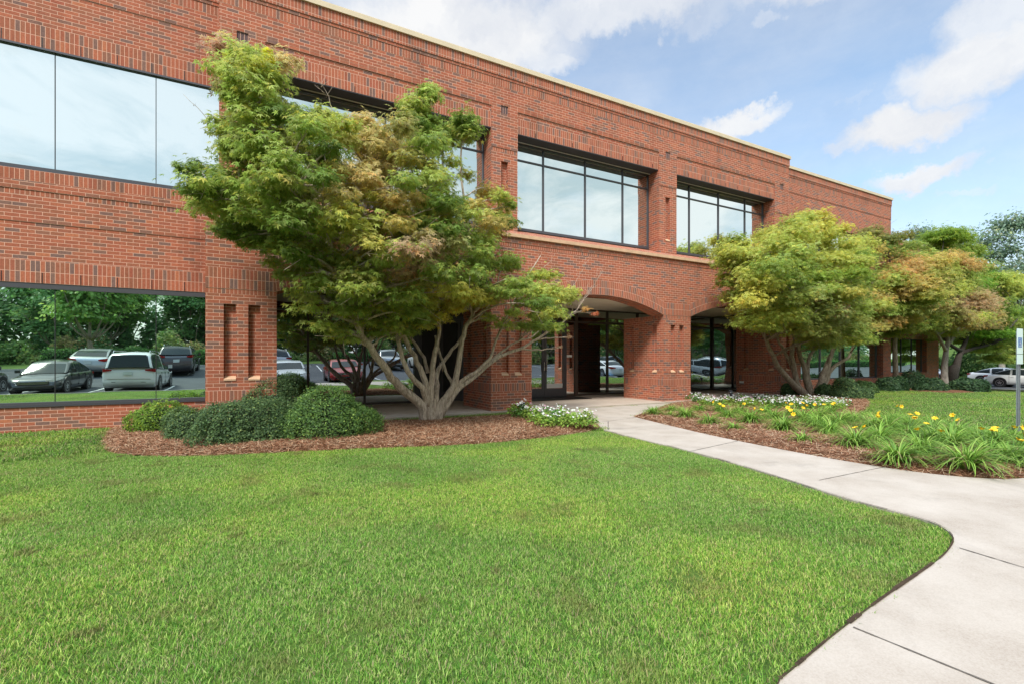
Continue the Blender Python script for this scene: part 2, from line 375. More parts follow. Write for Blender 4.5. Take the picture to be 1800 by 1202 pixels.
prop(grid_sheet('side_parking_lot', list(range(45, 67, 2)), [-1.5]+list(range(0, 60, 2)), 'asphalt', .016), kind='structure')
m = MB()
for x in range(-50, 66, 2):
    z0, z1 = float(H(x, -1.6)), float(H(x+2, -1.6))
    if x < 44:
        m.face([(x, -1.70, z0+.0), (x+2, -1.70, z1), (x+2, -1.70, z1+.14), (x, -1.70, z0+.14)], M['curb'])
        m.face([(x, -1.70, z0+.14), (x+2, -1.70, z1+.14), (x+2, -1.54, z1+.14), (x, -1.54, z0+.14)], M['curb'])
for y in range(-18, -2, 2): pass
z = float(H(44.5, 5))
for y in range(-1, 60, 2):
    for (a, b) in (((44.9, y), (44.9, y+2)),):
        m.face([(44.98, y+2, z-.01), (44.98, y, z-.01), (44.98, y, z+.13), (44.98, y+2, z+.13)], M['curb'])
        m.face([(44.8, y, z+.13), (44.98, y, z+.13), (44.98, y+2, z+.13), (44.8, y+2, z+.13)], M['curb'])
for x in range(-50, 130, 2):
    z0, z1 = float(H(x, -18.6)), float(H(x+2, -18.6))
    m.face([(x, -18.5, z0), (x+2, -18.5, z1), (x+2, -18.5, z1+.15), (x, -18.5, z0+.15)], M['curb'])
    m.face([(x, -18.5, z0+.15), (x+2, -18.5, z1+.15), (x+2, -18.75, z1+.15), (x, -18.75, z0+.15)], M['curb'])
prop(m.build('lot_kerb'), kind='structure')
m = MB()
def hz(x, y): return float(H(x, y))
for i in range(-14, 15):
    x = -6.75+i*2.75
    for (ya, yb) in ((-2.0, -7.0),):
        seg = 5
        for k in range(seg):
            a = ya+(yb-ya)*k/seg; b = ya+(yb-ya)*(k+1)/seg
            m.face([(x-.05, b, hz(x, b)+.03), (x+.05, b, hz(x, b)+.03), (x+.05, a, hz(x, a)+.03), (x-.05, a, hz(x, a)+.03)], M['white_paint'])
    for k in range(5):
        a = -13.2-k; b = a-1
        m.face([(x-.05, b, hz(x, b)+.03), (x+.05, b, hz(x, b)+.03), (x+.05, a, hz(x, a)+.03), (x-.05, a, hz(x, a)+.03)], M['white_paint'])
plain('blue_paint', (.10, .30, .55), .6)
for x0 in (22.4, 24.0):
    for k in range(4):
        a = -2.4-k*1.1
        m.face([(x0, a-.5, hz(x0, a)+.028), (x0+1.2, a-.5, hz(x0, a)+.028), (x0+1.2, a, hz(x0, a)+.034), (x0, a, hz(x0, a)+.034)], M['blue_paint'])
prop(m.build('lot_markings'), kind='structure')

# ------------------------------------------------------------------ walks and beds (outlines traced on the ground)
def smooth_poly(P, n=3):
    P = [Vector(p) for p in P]
    for _ in range(n):
        Q = []
        for i in range(len(P)-1):
            a, b = P[i], P[i+1]; Q += [a*.75+b*.25, a*.25+b*.75]
        P = [P[0]]+Q+[P[-1]]
    return P
def gp(lst): return [G(*q).to_2d() for q in lst]
def inpoly(px, py, poly):
    px = np.asarray(px); py = np.asarray(py); c = np.zeros(px.shape, bool); n = len(poly)
    for i in range(n):
        x1, y1 = poly[i][0], poly[i][1]; x2, y2 = poly[(i+1) % n][0], poly[(i+1) % n][1]
        if y1 == y2: continue
        k = ((y1 > py) != (y2 > py)) & (px < (x2-x1)*(py-y1)/(y2-y1)+x1); c ^= k
    return c
def edist(px, py, poly):
    px = np.asarray(px, float); py = np.asarray(py, float); d = np.full(px.shape, 1e9); n = len(poly)
    for i in range(n):
        a = np.array(poly[i][:2], float); b = np.array(poly[(i+1) % n][:2], float); ab = b-a; L2 = max(ab@ab, 1e-9)
        t = np.clip(((px-a[0])*ab[0]+(py-a[1])*ab[1])/L2, 0, 1)
        d = np.minimum(d, np.hypot(px-a[0]-t*ab[0], py-a[1]-t*ab[1]))
    return d
walk_lawn = gp([(1062, 757), (1130, 775), (1200, 791), (1300, 819), (1400, 851), (1500, 884), (1600, 909), (1652, 926), (1680, 948), (1668, 974), (1640, 997), (1560, 1052), (1480, 1112), (1400, 1180), (1372, 1203)])
walk_lawn = smooth_poly(walk_lawn, 2)
tail = [Vector((1.2, .93)), Vector((.3, .35)), Vector((-.3, -.6)), Vector((-.5, -1.54))]
walk_bed = smooth_poly(gp([(1113, 733), (1160, 745), (1260, 769), (1400, 797), (1500, 815), (1600, 831), (1700, 842), (1800, 846)])+[Vector((9.0, 1.75)), Vector((12.5, 1.75))], 2)
walk_poly = [Vector((6.25, 10.40))] + gp([(945, 724), (1003, 733), (1047, 743)]) + [walk_lawn[0]] + walk_lawn[1:] + tail + [Vector((3.6, -1.54)), Vector((4.4, -.4)), Vector((6, .15)), Vector((12.5, .2))] + walk_bed[::-1] + [Vector((10.95, 10.40))]
def flat_poly(name, poly, z, mat, thick=0):
    import bmesh
    from mathutils.geometry import tessellate_polygon
    q = []
    for p in poly:
        if not q or (Vector(p[:2])-Vector(q[-1][:2])).length > .004: q.append(p)
    poly = q; bm = bmesh.new(); vs = [bm.verts.new((p[0], p[1], z)) for p in poly]
    for t in tessellate_polygon([[Vector((p[0], p[1], 0)) for p in poly]]): bm.faces.new([vs[i] for i in t])
    bm.normal_update()
    for f in bm.faces:
        if f.normal.z < 0: f.normal_flip()
    if thick:
        n = len(poly)
        ar = sum(poly[i][0]*poly[(i+1) % n][1]-poly[(i+1) % n][0]*poly[i][1] for i in range(n))
        lo = [bm.verts.new((p[0], p[1], z-thick)) for p in poly]
        for i in range(n):
            q = [lo[i], lo[(i+1) % n], vs[(i+1) % n], vs[i]]
            bm.faces.new(q if ar > 0 else q[::-1])
    me = bpy.data.meshes.new(name); bm.to_mesh(me); bm.free(); me.materials.append(M[mat]); return link(name, me)
WZ = .022
prop(flat_poly('walkway', walk_poly, WZ, 'concrete', .04), kind='structure')
# expansion joints in the walk
m = MB()
def joint(a, b, w=.011):
    a, b = Vector(a), Vector(b); d = (b-a).normalized(); n_ = Vector((-d.y, d.x)); k = 14; pr = None
    for i in range(k+1):
        p = a+(b-a)*i/k; ww = w*(.5+random.random()*.9)/2; q = (p+n_*ww, p-n_*ww)
        if pr: m.face([(pr[1].x, pr[1].y, WZ+.004), (q[1].x, q[1].y, WZ+.004), (q[0].x, q[0].y, WZ+.004), (pr[0].x, pr[0].y, WZ+.004)], M['joint_dirt'])
        pr = q
for a, b in (((1440, 847), (1560, 822)), ((1686, 968), (1860, 1022)), ((1500, 1110), (1760, 1218)), ((1215, 795), (1300, 776)), ((1040, 745), (1118, 735)), ((1630, 916), (1700, 1200))):
    if a == (1630, 916): continue
    joint(gp([a])[0], gp([b])[0])
prop(m.build('walkway_joints'), kind='structure')
# worn soil strip between lawn and walk
m = MB()
pl = walk_lawn+tail[:2]
for i in range(len(pl)-1):
    a, b = pl[i], pl[i+1]; d = b-a
    if d.length < 1e-6: continue
    n_ = Vector((-d.y, d.x)).normalized()
    w0 = (.004+.011*float(1-sstep(2.4, 5.0, a.length)))*(.2+1.6*random.random())
    # lawn lies on the left/near side; offset both ways a little
    m.face([(a.x-n_.x*w0, a.y-n_.y*w0, WZ+.007), (b.x-n_.x*w0, b.y-n_.y*w0, WZ+.007), (b.x+n_.x*w0*.6, b.y+n_.y*w0*.6, WZ+.0075), (a.x+n_.x*w0*.6, a.y+n_.y*w0*.6, WZ+.0075)], M['soil'])
prop(m.build('soil_edge'), kind='structure')
prop(flat_poly('entrance_slab', [(.3, 10.45), (17.0, 10.45), (17.0, 14.2), (.3, 14.2)], .06, 'slabcon', .08), kind='structure')

bedA = smooth_poly([Vector((-2.55, 11.7))]+gp([(182, 768), (180, 785), (195, 797), (260, 803), (380, 801), (500, 795), (650, 788), (800, 783), (900, 776), (1000, 764), (1058, 755), (1047, 744), (1003, 734), (938, 726)]), 2)
bedA = bedA + smooth_poly(gp([(930, 727), (880, 733), (800, 737), (740, 741), (655, 742)]) + [Vector((.9, 10.42)), Vector((-.95, 10.58)), Vector((-.97, 11.70))], 1)
bedB = walk_bed[:-4] + smooth_poly([Vector((9.2, 1.95)), Vector((10.5, 2.4))]+gp([(1790, 778), (1700, 762), (1600, 748), (1500, 732), (1528, 716), (1528, 700)]) + [Vector((18.6, 9.6)), Vector((18.4, 11.7)), Vector((18.0, 11.7))], 2) + [Vector((17.93, 10.43)), Vector((12.0, 10.42)), Vector((11.1, 10.40))]
bedC = smooth_poly([Vector((26.8, 11.65)), Vector((22, 11.68)), Vector((20.4, 11.3))]+gp([(1570, 684), (1640, 690), (1700, 691), (1735, 686), (1720, 676)])+[Vector((37.5, 13)), Vector((37, 15.4)), Vector((27.4, 15.4)), Vector((27.3, 11.7))], 2)
def bed(name, poly, mat, cell=.12, rise=.08, base=.0):
    xs_ = [p[0] for p in poly]; ys_ = [p[1] for p in poly]
    x0, x1, y0, y1 = min(xs_), max(xs_), min(ys_), max(ys_)
    nx, ny = int((x1-x0)/cell)+2, int((y1-y0)/cell)+2
    X, Y = np.meshgrid(np.linspace(x0, x1, nx), np.linspace(y0, y1, ny))
    ins = inpoly(X, Y, poly)
    # snap outside neighbours onto the outline
    dd = edist(X, Y, poly)
    Pn = np.array([p[:2] for p in poly]); V = np.stack([X.ravel(), Y.ravel()], 1)
    keep = ins.ravel() | (dd.ravel() < cell*.9)
    out = keep & ~ins.ravel()
    for i in np.nonzero(out)[0]:
        p = V[i]; best = None
        a = Pn; b = np.roll(Pn, -1, 0); ab = b-a; t = np.clip(((p-a)*ab).sum(1)/np.maximum((ab**2).sum(1), 1e-9), 0, 1)
        q = a+ab*t[:, None]; k = ((q-p)**2).sum(1).argmin(); V[i] = q[k]
    d = np.where(ins.ravel(), dd.ravel(), 0)
    nz = (np.sin(V[:, 0]*5.1+V[:, 1]*3.3)+np.sin(V[:, 0]*2.3-V[:, 1]*6.1+1))*.008
    Z = H(V[:, 0], V[:, 1])+.004+rise*(1-np.exp(-d*4))+nz*np.minimum(d*5, 1)+base
    i = (np.arange(nx-1)[None, :]+np.arange(ny-1)[:, None]*nx).ravel(); F = np.stack([i, i+1, i+nx+1, i+nx], 1)
    F = F[keep[F].all(1)]; idx = -np.ones(nx*ny, int); used = np.unique(F); idx[used] = np.arange(len(used)); F = idx[F]
    V3 = np.column_stack([V[used], Z[used]])
    me = np_mesh(name, V3, F, [M[mat]], smooth=True); return prop(link(name, me), kind='structure')
bed('mulch_bed', bedA, 'mulch'); bed('flower_bed_soil', bedB, 'mulch', .15); bed('shrub_bed', bedC, 'mulch', .3)

# ------------------------------------------------------------------ the office building
B = empty('office_building', (8.5, 11, 0), 'two storey red brick office building with arched entrance and mirror windows', 'building')
YL, YU, YF = 10.6, 11.0, 11.72
XL0, XL1 = -.938, 17.92
PIER = [(-.938, .27), (5.03, 6.20), (10.88, 12.05), (16.71, 17.92)]
UP = [(-.745, .07), (5.23, 6.0), (11.08, 11.86), (16.95, 17.8)]
SPR = 2.69
# lower piers with sunk niches on the front and on both sides
for (x0, x1) in PIER:
    m = MB(); y0, y1 = YL, 12.4; w = x1-x0; e = .10
    m.band(x0, x1, y0, y1, -.05, .54); m.band(x0, x1, y0, y1, .54, .745, 'sol'); m.band(x0, x1, y0, y1, .745, .93)
    m.band(x0, x1, y0, y1, 2.40, 2.588); m.band(x0, x1, y0, y1, 2.588, SPR, 'half', top=True)
    m.band(x0+e, x1-e, y0+e, y1, .93, 2.40, skip='td')
    nx = [(x0+.296, x0+.499), (x1-.499, x1-.296)]
    fs = [(x0, nx[0][0]), (nx[0][1], nx[1][0]), (nx[1][1], x1)]
    for a, b in fs: m.band(a, b, y0, y0+e, .93, 2.40, skip='btd' if False else 'td')
    ny = [(y0+.28, y0+.48), (y1-.5, y1-.3)]
    for a, b in ((y0+e, ny[0][0]), (ny[0][1], ny[1][0]), (ny[1][1], y1)):
        m.band(x0, x0+e, a, b, .93, 2.40, skip='td'); m.band(x1-e, x1, a, b, .93, 2.40, skip='td')
    p = m.build('pier', B)
    for a, b in nx:
        s = MB(); s.face([(a, y0-.012, .93), (b, y0-.012, .93), (b, y0-.012, .96), (a, y0-.012, .96)], M['caststone']); s.face([(a, y0-.012, .96), (b, y0-.012, .96), (b, y0+e, 1.02), (a, y0+e, 1.02)], M['caststone'])
        s.face([(b, y0-.012, .93), (a, y0-.012, .93), (a, y0, .93), (b, y0, .93)], M['caststone']); s.build('niche_sill', p)
    for a, b in ny:
        for xx, sg in ((x0, 1), (x1, -1)):
            s = MB(); q = [(xx-sg*.012, b, .93), (xx-sg*.012, a, .93), (xx-sg*.012, a, .96), (xx-sg*.012, b, .96)]; r = [(xx-sg*.012, b, .96), (xx-sg*.012, a, .96), (xx+sg*e, a, 1.02), (xx+sg*e, b, 1.02)]
            if sg < 0: q = q[::-1]; r = r[::-1]
            s.face(q, M['caststone']); s.face(r, M['caststone']); s.build('niche_sill', p)
# arches: rings, head bands, spandrels, soffits
THK = .55; TOPA = 3.098
def archpts(xa, xb, n=40, rise=.46):
    L_ = xb-xa; Rr = (L_*L_/4+rise*rise)/(2*rise); xc = (xa+xb)/2; zc = SPR+rise-Rr; th = math.asin(L_/2/Rr); out = []
    for i in range(n+1):
        a = -th+2*th*i/n; w = 1-.72*(abs(a)/th)**3
        out.append((xc+Rr*math.sin(a), zc+Rr*math.cos(a), xc+Rr*math.sin(a)+.406*math.sin(a*w), zc+Rr*math.cos(a)+.406*math.cos(a*.9), Rr*a))
    return out
for k in range(3):
    xa, xb = PIER[k][1], PIER[k+1][0]; A = archpts(xa, xb); m = MB(); yf = YL-.006
    for i in range(len(A)-1):
        a, b = A[i], A[i+1]
        m.face([(a[0], yf, a[1]), (b[0], yf, b[1]), (b[2], yf, b[3]), (a[2], yf, a[3])], M['soldier'], [(a[4]*1.03, 0), (b[4]*1.03, 0), (b[4]*1.03, .4064), (a[4]*1.03, .4064)])
        m.face([(a[0], yf, a[1]), (a[0], YL+THK, a[1]), (b[0], YL+THK, b[1]), (b[0], yf, b[1])], M['soldier'], [(a[4]*1.03, 0), (a[4]*1.03, THK), (b[4]*1.03, THK), (b[4]*1.03, 0)])
        m.face([(b[0], YL+THK, b[1]), (a[0], YL+THK, a[1]), (a[2], YL+THK, TOPA+.6), (b[2], YL+THK, TOPA+.6)], M['brick'])
    m.build('arch', B)
m = MB()
TOPW = 4.29
for k in range(4):                       # head band above each pier
    x0, x1 = PIER[k]
    l0 = archpts(PIER[k-1][1], x0)[-1] if k else (x0, SPR, x0, TOPA); r0 = archpts(x1, PIER[k+1][0])[0] if k < 3 else (x1, SPR, x1, TOPA)
    m.face([(x0, YL-.006, SPR), (x1, YL-.006, SPR), (r0[2], YL-.006, r0[3]), (l0[2], YL-.006, l0[3])], M['soldier'], [(x0, 0), (x1, 0), (r0[2], .4064), (l0[2], .4064)])
    m.face([(l0[2], YL, l0[3]), (r0[2], YL, r0[3]), (r0[2], YL, TOPW), (l0[2], YL, TOPW)], M['brick'], [(l0[2], l0[3]-TOPW), (r0[2], r0[3]-TOPW), (r0[2], 0), (l0[2], 0)])
    m.face([(x1, YL-.006, SPR), (x0, YL-.006, SPR), (x0, YL, SPR), (x1, YL, SPR)], M['soldier'])
    if k < 3:
        A = archpts(x1, PIER[k+1][0])
        for i in range(len(A)-1):
            a, b = A[i], A[i+1]
            m.face([(a[2], YL, a[3]), (b[2], YL, b[3]), (b[2], YL, TOPW), (a[2], YL, TOPW)], M['brick'], [(a[2], a[3]-TOPW), (b[2], b[3]-TOPW), (b[2], 0), (a[2], 0)])
m.band(XL0, XL1, YL-.004, YL+.02, TOPW-.1016, TOPW, 'half', top=True, skip='b')
m.band(XL0-.015, XL1+.015, YL-.018, YL+THK, TOPW, 4.43)
for xx, sg in ((XL0, -1), (XL1, 1)):     # return faces of the lower block
    q = [(xx, 12.4, SPR), (xx, YL, SPR), (xx, YL, TOPW), (xx, 12.4, TOPW)]; m.face(q if sg < 0 else q[::-1], M['brick'])
m.build('arcade_wall', B)
m = MB(); m.box(XL0-.06, XL1+.06, YL-.075, YL+.25, 4.43, 4.515, M['caststone']); m.build('stone_ledge', B, bevel=.006)
m = MB()
m.face([(XL0-.02, YL-.055, 4.52), (XL1+.02, YL-.055, 4.52), (XL1+.02, 11.5, 4.89), (XL0-.02, 11.5, 4.89)], M['soldier'], [(XL0, 0), (XL1, 0), (XL1, 1.1), (XL0, 1.1)])
m.build('sloped_sill', B)
# upper storey piers
for (x0, x1) in UP:
    m = MB(); xc = (x0+x1)/2; m.band(x0, x1, YU, 11.7, 4.5, 5.10)
    m.band(x0+.02, x1-.02, YU+.1, 11.7, 5.10, 6.50, skip='td'); m.band(x0, xc-.1, YU, YU+.1, 5.10, 6.50, skip='td'); m.band(xc+.1, x1, YU, YU+.1, 5.10, 6.50, skip='td')
    m.band(x0, x0+.02, YU+.1, 11.7, 5.10, 6.50, skip='td'); m.band(x1-.02, x1, YU+.1, 11.7, 5.10, 6.50, skip='td')
    m.band(x0, x1, YU, 11.7, 6.50, 6.73); m.band(x0, x1, YU, 11.7, 6.73, 6.83, 'half', top=True); m.band(x0-.0, x1+.0, YU-.014, 11.7, 6.83, 7.34)
    p = m.build('upper_pier', B)
    s = MB(); s.face([(xc-.1, YU-.01, 5.10), (xc+.1, YU-.01, 5.10), (xc+.1, YU-.01, 5.13), (xc-.1, YU-.01, 5.13)], M['caststone']); s.face([(xc-.1, YU-.01, 5.13), (xc+.1, YU-.01, 5.13), (xc+.1, YU+.1, 5.2), (xc-.1, YU+.1, 5.2)], M['caststone']); s.build('niche_sill', p)
# upper wall of the centre block
X0, X1 = UP[0][0], UP[3][1]
m = MB()
for k in range(3):
    a, b = UP[k][1], UP[k+1][0]
    m.band(a+.0, b-.0, YU+.012, YU+.4, 7.32, 7.523, 'sol', skip='lr'); m.band(a, b, YU+.012, YU+.4, 7.523, 7.726, 'sol', skip='lrd'); m.band(a, b, YU+.012, YU+.4, 7.726, 7.88, skip='lr')
    for q in np.arange(a+.55, b, .61):
        m.box(q, q+.014, YU+.006, YU+.02, 7.33, 7.45, M['black'])
for (a, b) in UP:
    m.band(a, b, YU-.012, YU+.4, 7.34, 7.74, skip='td'); xc = (a+b)/2
    m.band(a, xc-.105, YU-.012, YU+.4, 7.74, 7.945, skip='td'); m.band(xc+.105, b, YU-.012, YU+.4, 7.74, 7.945, skip='td')
    m.box(xc-.105, xc+.105, YU+.008, YU+.3, 7.74, 7.945, M['darkbrick'], (-xc+.1055, -7.74))
m.band(X0, X1, YU-.013, YU+.4, 7.945, 8.42, skip='d')
for k in range(3): m.band(UP[k][1], UP[k+1][0], YU-.012, YU+.4, 7.88, 7.946)
m.band(X0, X1, YU-.016, YU+.4, 8.42, 8.62, 'sol'); m.band(X0-.01, X1+.01, YU-.028, YU+.4, 8.62, 8.69); m.band(X0-.02, X1+.02, YU-.045, YU+.4, 8.69, 8.95, 'sol', top=True)
m.build('parapet_wall', B)
m = MB(); m.box(X0-.05, X1+.05, YU-.085, YU+.45, 8.95, 9.055, M['coping']); 
m.box(X0-.035, X1+.035, YU-.06, YU+.45, 9.055, 9.085, M['coping']); m.build('coping', B, bevel=.01)
# side returns and roofs
for xx in (X0, X1):
    m = MB(); m.box(xx-.0 if xx == X0 else xx-.3, xx+.3 if xx == X0 else xx, YU+.4, 13.5, 4.3, 8.95, M['brick']); m.build('side_wall', B)
m = MB(); m.box(X0+.3, X1-.3, YU+.4, 13.5, 8.4, 8.5, M['roofing']); m.box(-18, 27.2, 12.9, 30, 8.5, 8.6, M['roofing']); m.box(27.25, 42.6, 16, 30, 8.4, 8.5, M['roofing']); m.build('roof', B)
m = MB(); m.box(-18, 42.6, 29.5, 30, 0, 9.08, M['brick']); m.box(-18.3, -18, 11.72, 30, 0, 9.08, M['brick']); m.build('rear_wall', B)

def window(x0, x1, yg, z0, z1, mull, gm, fm, trans=None, fw=.06, parent=B, name='window', depth=.09, sill=.09, top=.05, proud=.03):
    """frame part with one pane child per light"""
    m = MB(); f = M[fm]
    m.box(x0, x1, yg-proud, yg+depth, z0, z0+sill, f); m.box(x0, x1, yg-proud, yg+depth, z1-top, z1, f)
    zs = [z0+sill, z1-top]
    for x in (x0, x1-fw): m.box(x, x+fw, yg-proud+.002, yg+depth, zs[0], zs[1], f)
    for x in mull: m.box(x-fw/2, x+fw/2, yg-proud+.002, yg+depth, zs[0], zs[1], f)
    xsq = [x0+fw/2]+list(mull)+[x1-fw/2]
    zq = zs if trans is None else [zs[0], trans, zs[1]]
    if trans is not None:
        for i in range(len(xsq)-1): m.box(xsq[i]+fw/2, xsq[i+1]-fw/2, yg-proud+.004, yg+depth, trans-fw/2, trans+fw/2, f)
    w = m.build(name, parent)
    for i in range(len(xsq)-1):
        for j in range(len(zq)-1):
            g = MB(); a, b = xsq[i]+.01, xsq[i+1]-.01; dy = random.uniform(-.0015, .0015)
            g.face([(a, yg+.012-dy, zq[j]), (b, yg+.012+dy, zq[j]), (b, yg+.012+dy, zq[j+1]), (a, yg+.012-dy, zq[j+1])], M[gm]); g.build('pane', w)
    return w
# upper windows of the centre block, each with a dark soffit
for (a, b, mm) in ((.07, 5.23, (1.18, 2.63, 4.08)), (6.0, 11.08, (7.08, 8.55, 10.0)), (11.86, 16.95, (12.95, 14.42, 15.87))):
    w = window(a, b, 11.45, 4.89, 7.31, mm, 'mirror_glass', 'frame_dark', 6.83, fw=.042, sill=.075, proud=.02)
    s = MB(); s.box(a, b, YU+.02, 11.43, 7.30, 7.335, M['black_soffit']); s.build('soffit', w)
    s = MB(); s.tube([(a+.02, 11.36, 7.285), (b-.02, 11.36, 7.285)], .012, M['white_paint'], 6); s.build('pipe', w)

# wings
def wing(x0, x1, yf, kind, zt=9.08):
    m = MB(); yb = yf+.3
    m.band(x0, x1, yf, yb, -.05, .47, top=True)
    for z, k in ((2.727, 'sol'), (2.930, 'sol')):
        m.band(x0, x1, yf, yb, z, z+.2032, k, skip='t')
    m.band(x0, x1, yf, yb, 3.133, 3.83, top=True, skip='t'); m.band(x0, x1, yf-.012, yb, 3.83, 4.31, skip='t'); m.band(x0, x1, yf-.0125, yb, 4.31, 4.412, 'half', top=True)
    m.band(x0, x1, yf-.026, yb, 4.412, 4.572); m.band(x0, x1, yf-.026, yb, 4.572, 4.775, 'sol')
    m.band(x0, x1, yf, yb, 7.055, 7.258, 'sol'); m.band(x0, x1, yf, yb, 7.258, 7.461, 'sol', skip='d'); m.band(x0, x1, yf, yb, 7.461, 8.15, skip='t')
    m.band(x0, x1, yf-.013, yb, 8.15, 8.56); m.band(x0, x1, yf-.016, yb, zt-.52, zt-.32, 'sol'); m.band(x0, x1, yf-.03, yb, zt-.32, zt-.25); m.band(x0, x1, yf-.045, yb, zt-.25, zt, 'sol', top=True)
    for z in (2.731, 7.06):
        for q in np.arange(x0+.35, x1, .5418):
            if q < x1-.02: m.box(q-.006, q+.006, yf-.003, yf+.02, z, z+.185, M['black'])
    return m
m = wing(-18, -.5, YF, 'l'); m.build('wing_wall', B)
m = MB(); m.box(-18, -.7, YF-.085, YF+.4, 9.08, 9.19, M['coping']); m.build('coping', B, bevel=.01)
mm = [-3.40-1.522*i for i in range(-1, 10)][::-1]
for (z0, z1, gm, s, tp) in ((.47, 2.727, 'low_glass', .085, .10), (4.775, 7.055, 'mirror_glass', .08, .035)):
    m = MB(); m.box(-18, -.55, YF-.02, YF+.18, z0, z0+s*.55, M['frame_grey']); m.box(-18, -.55, YF+.005, YF+.18, z0+s*.55, z0+s, M['frame_dark'])
    m.box(-18, -.55, YF+.01 if z0 < 1 else YF-.01, YF+.18, z1-tp, z1, M['frame_dark'] if z0 < 1 else M['frame_grey'])
    if z0 > 1: m.box(-18, -.55, YF+.002, YF+.1, z1-.001, z1+.02, M['black'])
    for x in mm: m.box(x-.006, x+.006, YF+.042, YF+.06, z0+s, z1-tp, M['joint'])
    w = m.build('window', B); q = [-18]+mm+[-.55]
    for i in range(len(q)-1):
        g = MB(); a, b = q[i]+.004, q[i+1]-.004; dy = random.uniform(-.002, .002); y = YF+.05
        g.face([(a, y-dy, z0+s), (b, y+dy, z0+s), (b, y+dy, z1-tp), (a, y-dy, z1-tp)], M[gm]); g.build('pane', w)
# far wing with end piers standing forward of recessed windows
m = wing(17.6, 27.2, YF, 'r')
for (a, b) in ((17.6, 18.5), (26.46, 27.2)):
    for (z0, z1) in ((.47, 2.727), (4.775, 7.055)):
        m.band(a, b, YF-.002, YF+.35, z0, z1); 
xc = 26.9
m.box(26.44, 26.46, YF-.018, YF, 7.461, 8.15, M['brick']); m.build('wing_wall', B)
m = MB(); m.box(17.82, 27.25, YF-.085, YF+.4, 9.08, 9.19, M['coping']); m.build('coping', B, bevel=.01)
m = MB(); m.band(26.9, 27.2, YF+.3, 16, -.05, 9.08); m.build('side_wall', B)
for (z0, z1, gm) in ((.47, 2.727, 'low_glass'), (4.775, 7.055, 'mirror_glass')):
    window(18.5, 26.46, YF+.28, z0, z1, [20.1, 21.7, 23.28, 24.87], gm, 'frame_dark', None, fw=.05, sill=.06)
# third section set further back
m = wing(27.2, 42.7, 15.5, 'b')
for (a, b) in ((27.2, 28.4), (34.2, 35.1), (40.9, 42.7)):
    for (z0, z1) in ((.47, 2.727), (4.775, 7.055)): m.band(a, b, 15.498, 15.85, z0, z1)
m.build('wing_wall', B)
m = MB(); m.box(27.2, 42.75, 15.42, 15.9, 9.08, 9.19, M['coping']); m.build('coping', B)
m = MB(); m.band(42.4, 42.7, 15.8, 29.6, -.8, 9.08); m.build('side_wall', B); m = MB(); m.band(27.2, 42.7, 15.5, 15.8, -.9, -.05); m.build('foundation', B)
for a, b in ((28.4, 34.2), (35.1, 40.9)):
    for (z0, z1, gm) in ((.47, 2.727, 'low_glass'), (4.775, 7.055, 'mirror_glass')):
        window(a, b, 15.8, z0, z1, [a+(b-a)*k/4 for k in (1, 2, 3)], gm, 'frame_dark', None, fw=.05, sill=.06)

# recessed ground floor shop front behind the arcade
YS = 13.75
m = MB(); m.face([(.0, YL+THK-.02, 3.125), (.0, YS+.2, 3.125), (17.1, YS+.2, 3.125), (17.1, YL+THK-.02, 3.125)], M['soffit'])
m.box(-.9, 17.9, YL+.05, 14, 3.9, 4.25, M['black']); m.build('arcade_ceiling', B)
m = MB(); m.box(.0, 17.1, YL+THK, YL+THK+.03, 3.125, 3.9, M['brick']); m.build('ceiling_edge', B)
m = MB()
for i in range(3):
    pass
window(.1, 4.09, YS, .06, 3.125, [1.10, 2.577], 'store_glass', 'frame_bronze', 2.66, fw=.055, sill=.07, top=.05, name='shopfront')
window(5.51, 7.72, YS, .06, 3.125, [7.02], 'store_glass', 'frame_bronze', 2.66, fw=.06, sill=.07, name='shopfront')
window(9.31, 9.86, YS, .06, 3.125, [], 'store_glass', 'frame_bronze', 2.66, fw=.055, sill=.07, name='shopfront')
window(9.86, 17.0, YS, .06, 3.125, [11.28, 12.75, 14.2, 15.6], 'store_glass', 'frame_bronze', 2.66, fw=.075, sill=.07, name='shopfront')
m = MB()                                   # glazed return beside the last pier
xg = 16.93; f = M['frame_bronze']
for y in (12.42, 13.68): m.box(xg-.03, xg+.06, y, y+.06, .06, 3.12, f)
for z in (.06, 2.63, 3.07): m.box(xg-.028, xg+.06, 12.48, 13.68, z, z+.06, f)
w = m.build('shopfront', B)
g = MB(); g.face([(xg, 13.70, .1), (xg, 12.46, .1), (xg, 12.46, 3.1), (xg, 13.70, 3.1)], M['store_glass']); g.build('pane', w)
m = MB(); m.band(16.71, 17.1, 12.4, 12.44, .0, 3.12); m.build('return_wall', B); m = MB(); m.band(-.2, .1, 12.4, 14, -.05, 3.12); m.build('return_wall', B)
# doors: a dark pair in the first bay, a glazed pair in the second
def door(x0, x1, y, handle_side, glassy=True, label=None):
    m = MB(); f = M['frame_dark']; st = .085
    m.box(x0, x0+st, y-.025, y+.025, .08, 2.56, f); m.box(x1-st, x1, y-.025, y+.025, .08, 2.56, f)
    m.box(x0+st, x1-st, y-.024, y+.024, .08, .36, f); m.box(x0+st, x1-st, y-.024, y+.024, 2.46, 2.56, f)
    d = m.build('door', B, bevel=.004)
    if label: d['label'] = label
    g = MB(); g.face([(x0+st, y+.003, .36), (x1-st, y+.003, .36), (x1-st, y+.003, 2.46), (x0+st, y+.003, 2.46)], M['store_glass' if glassy else 'black']); g.build('pane', d)
    hx = x0+.045 if handle_side < 0 else x1-.045
    h = MB(); h.tube([(hx, y-.03, .93), (hx-.0, y-.085, .94), (hx, y-.095, 1.0), (hx, y-.095, 1.2), (hx, y-.085, 1.26), (hx, y-.03, 1.27)], .013, M['chrome'], 8)
    h.build('door_handle', d, smooth=True)
    return d
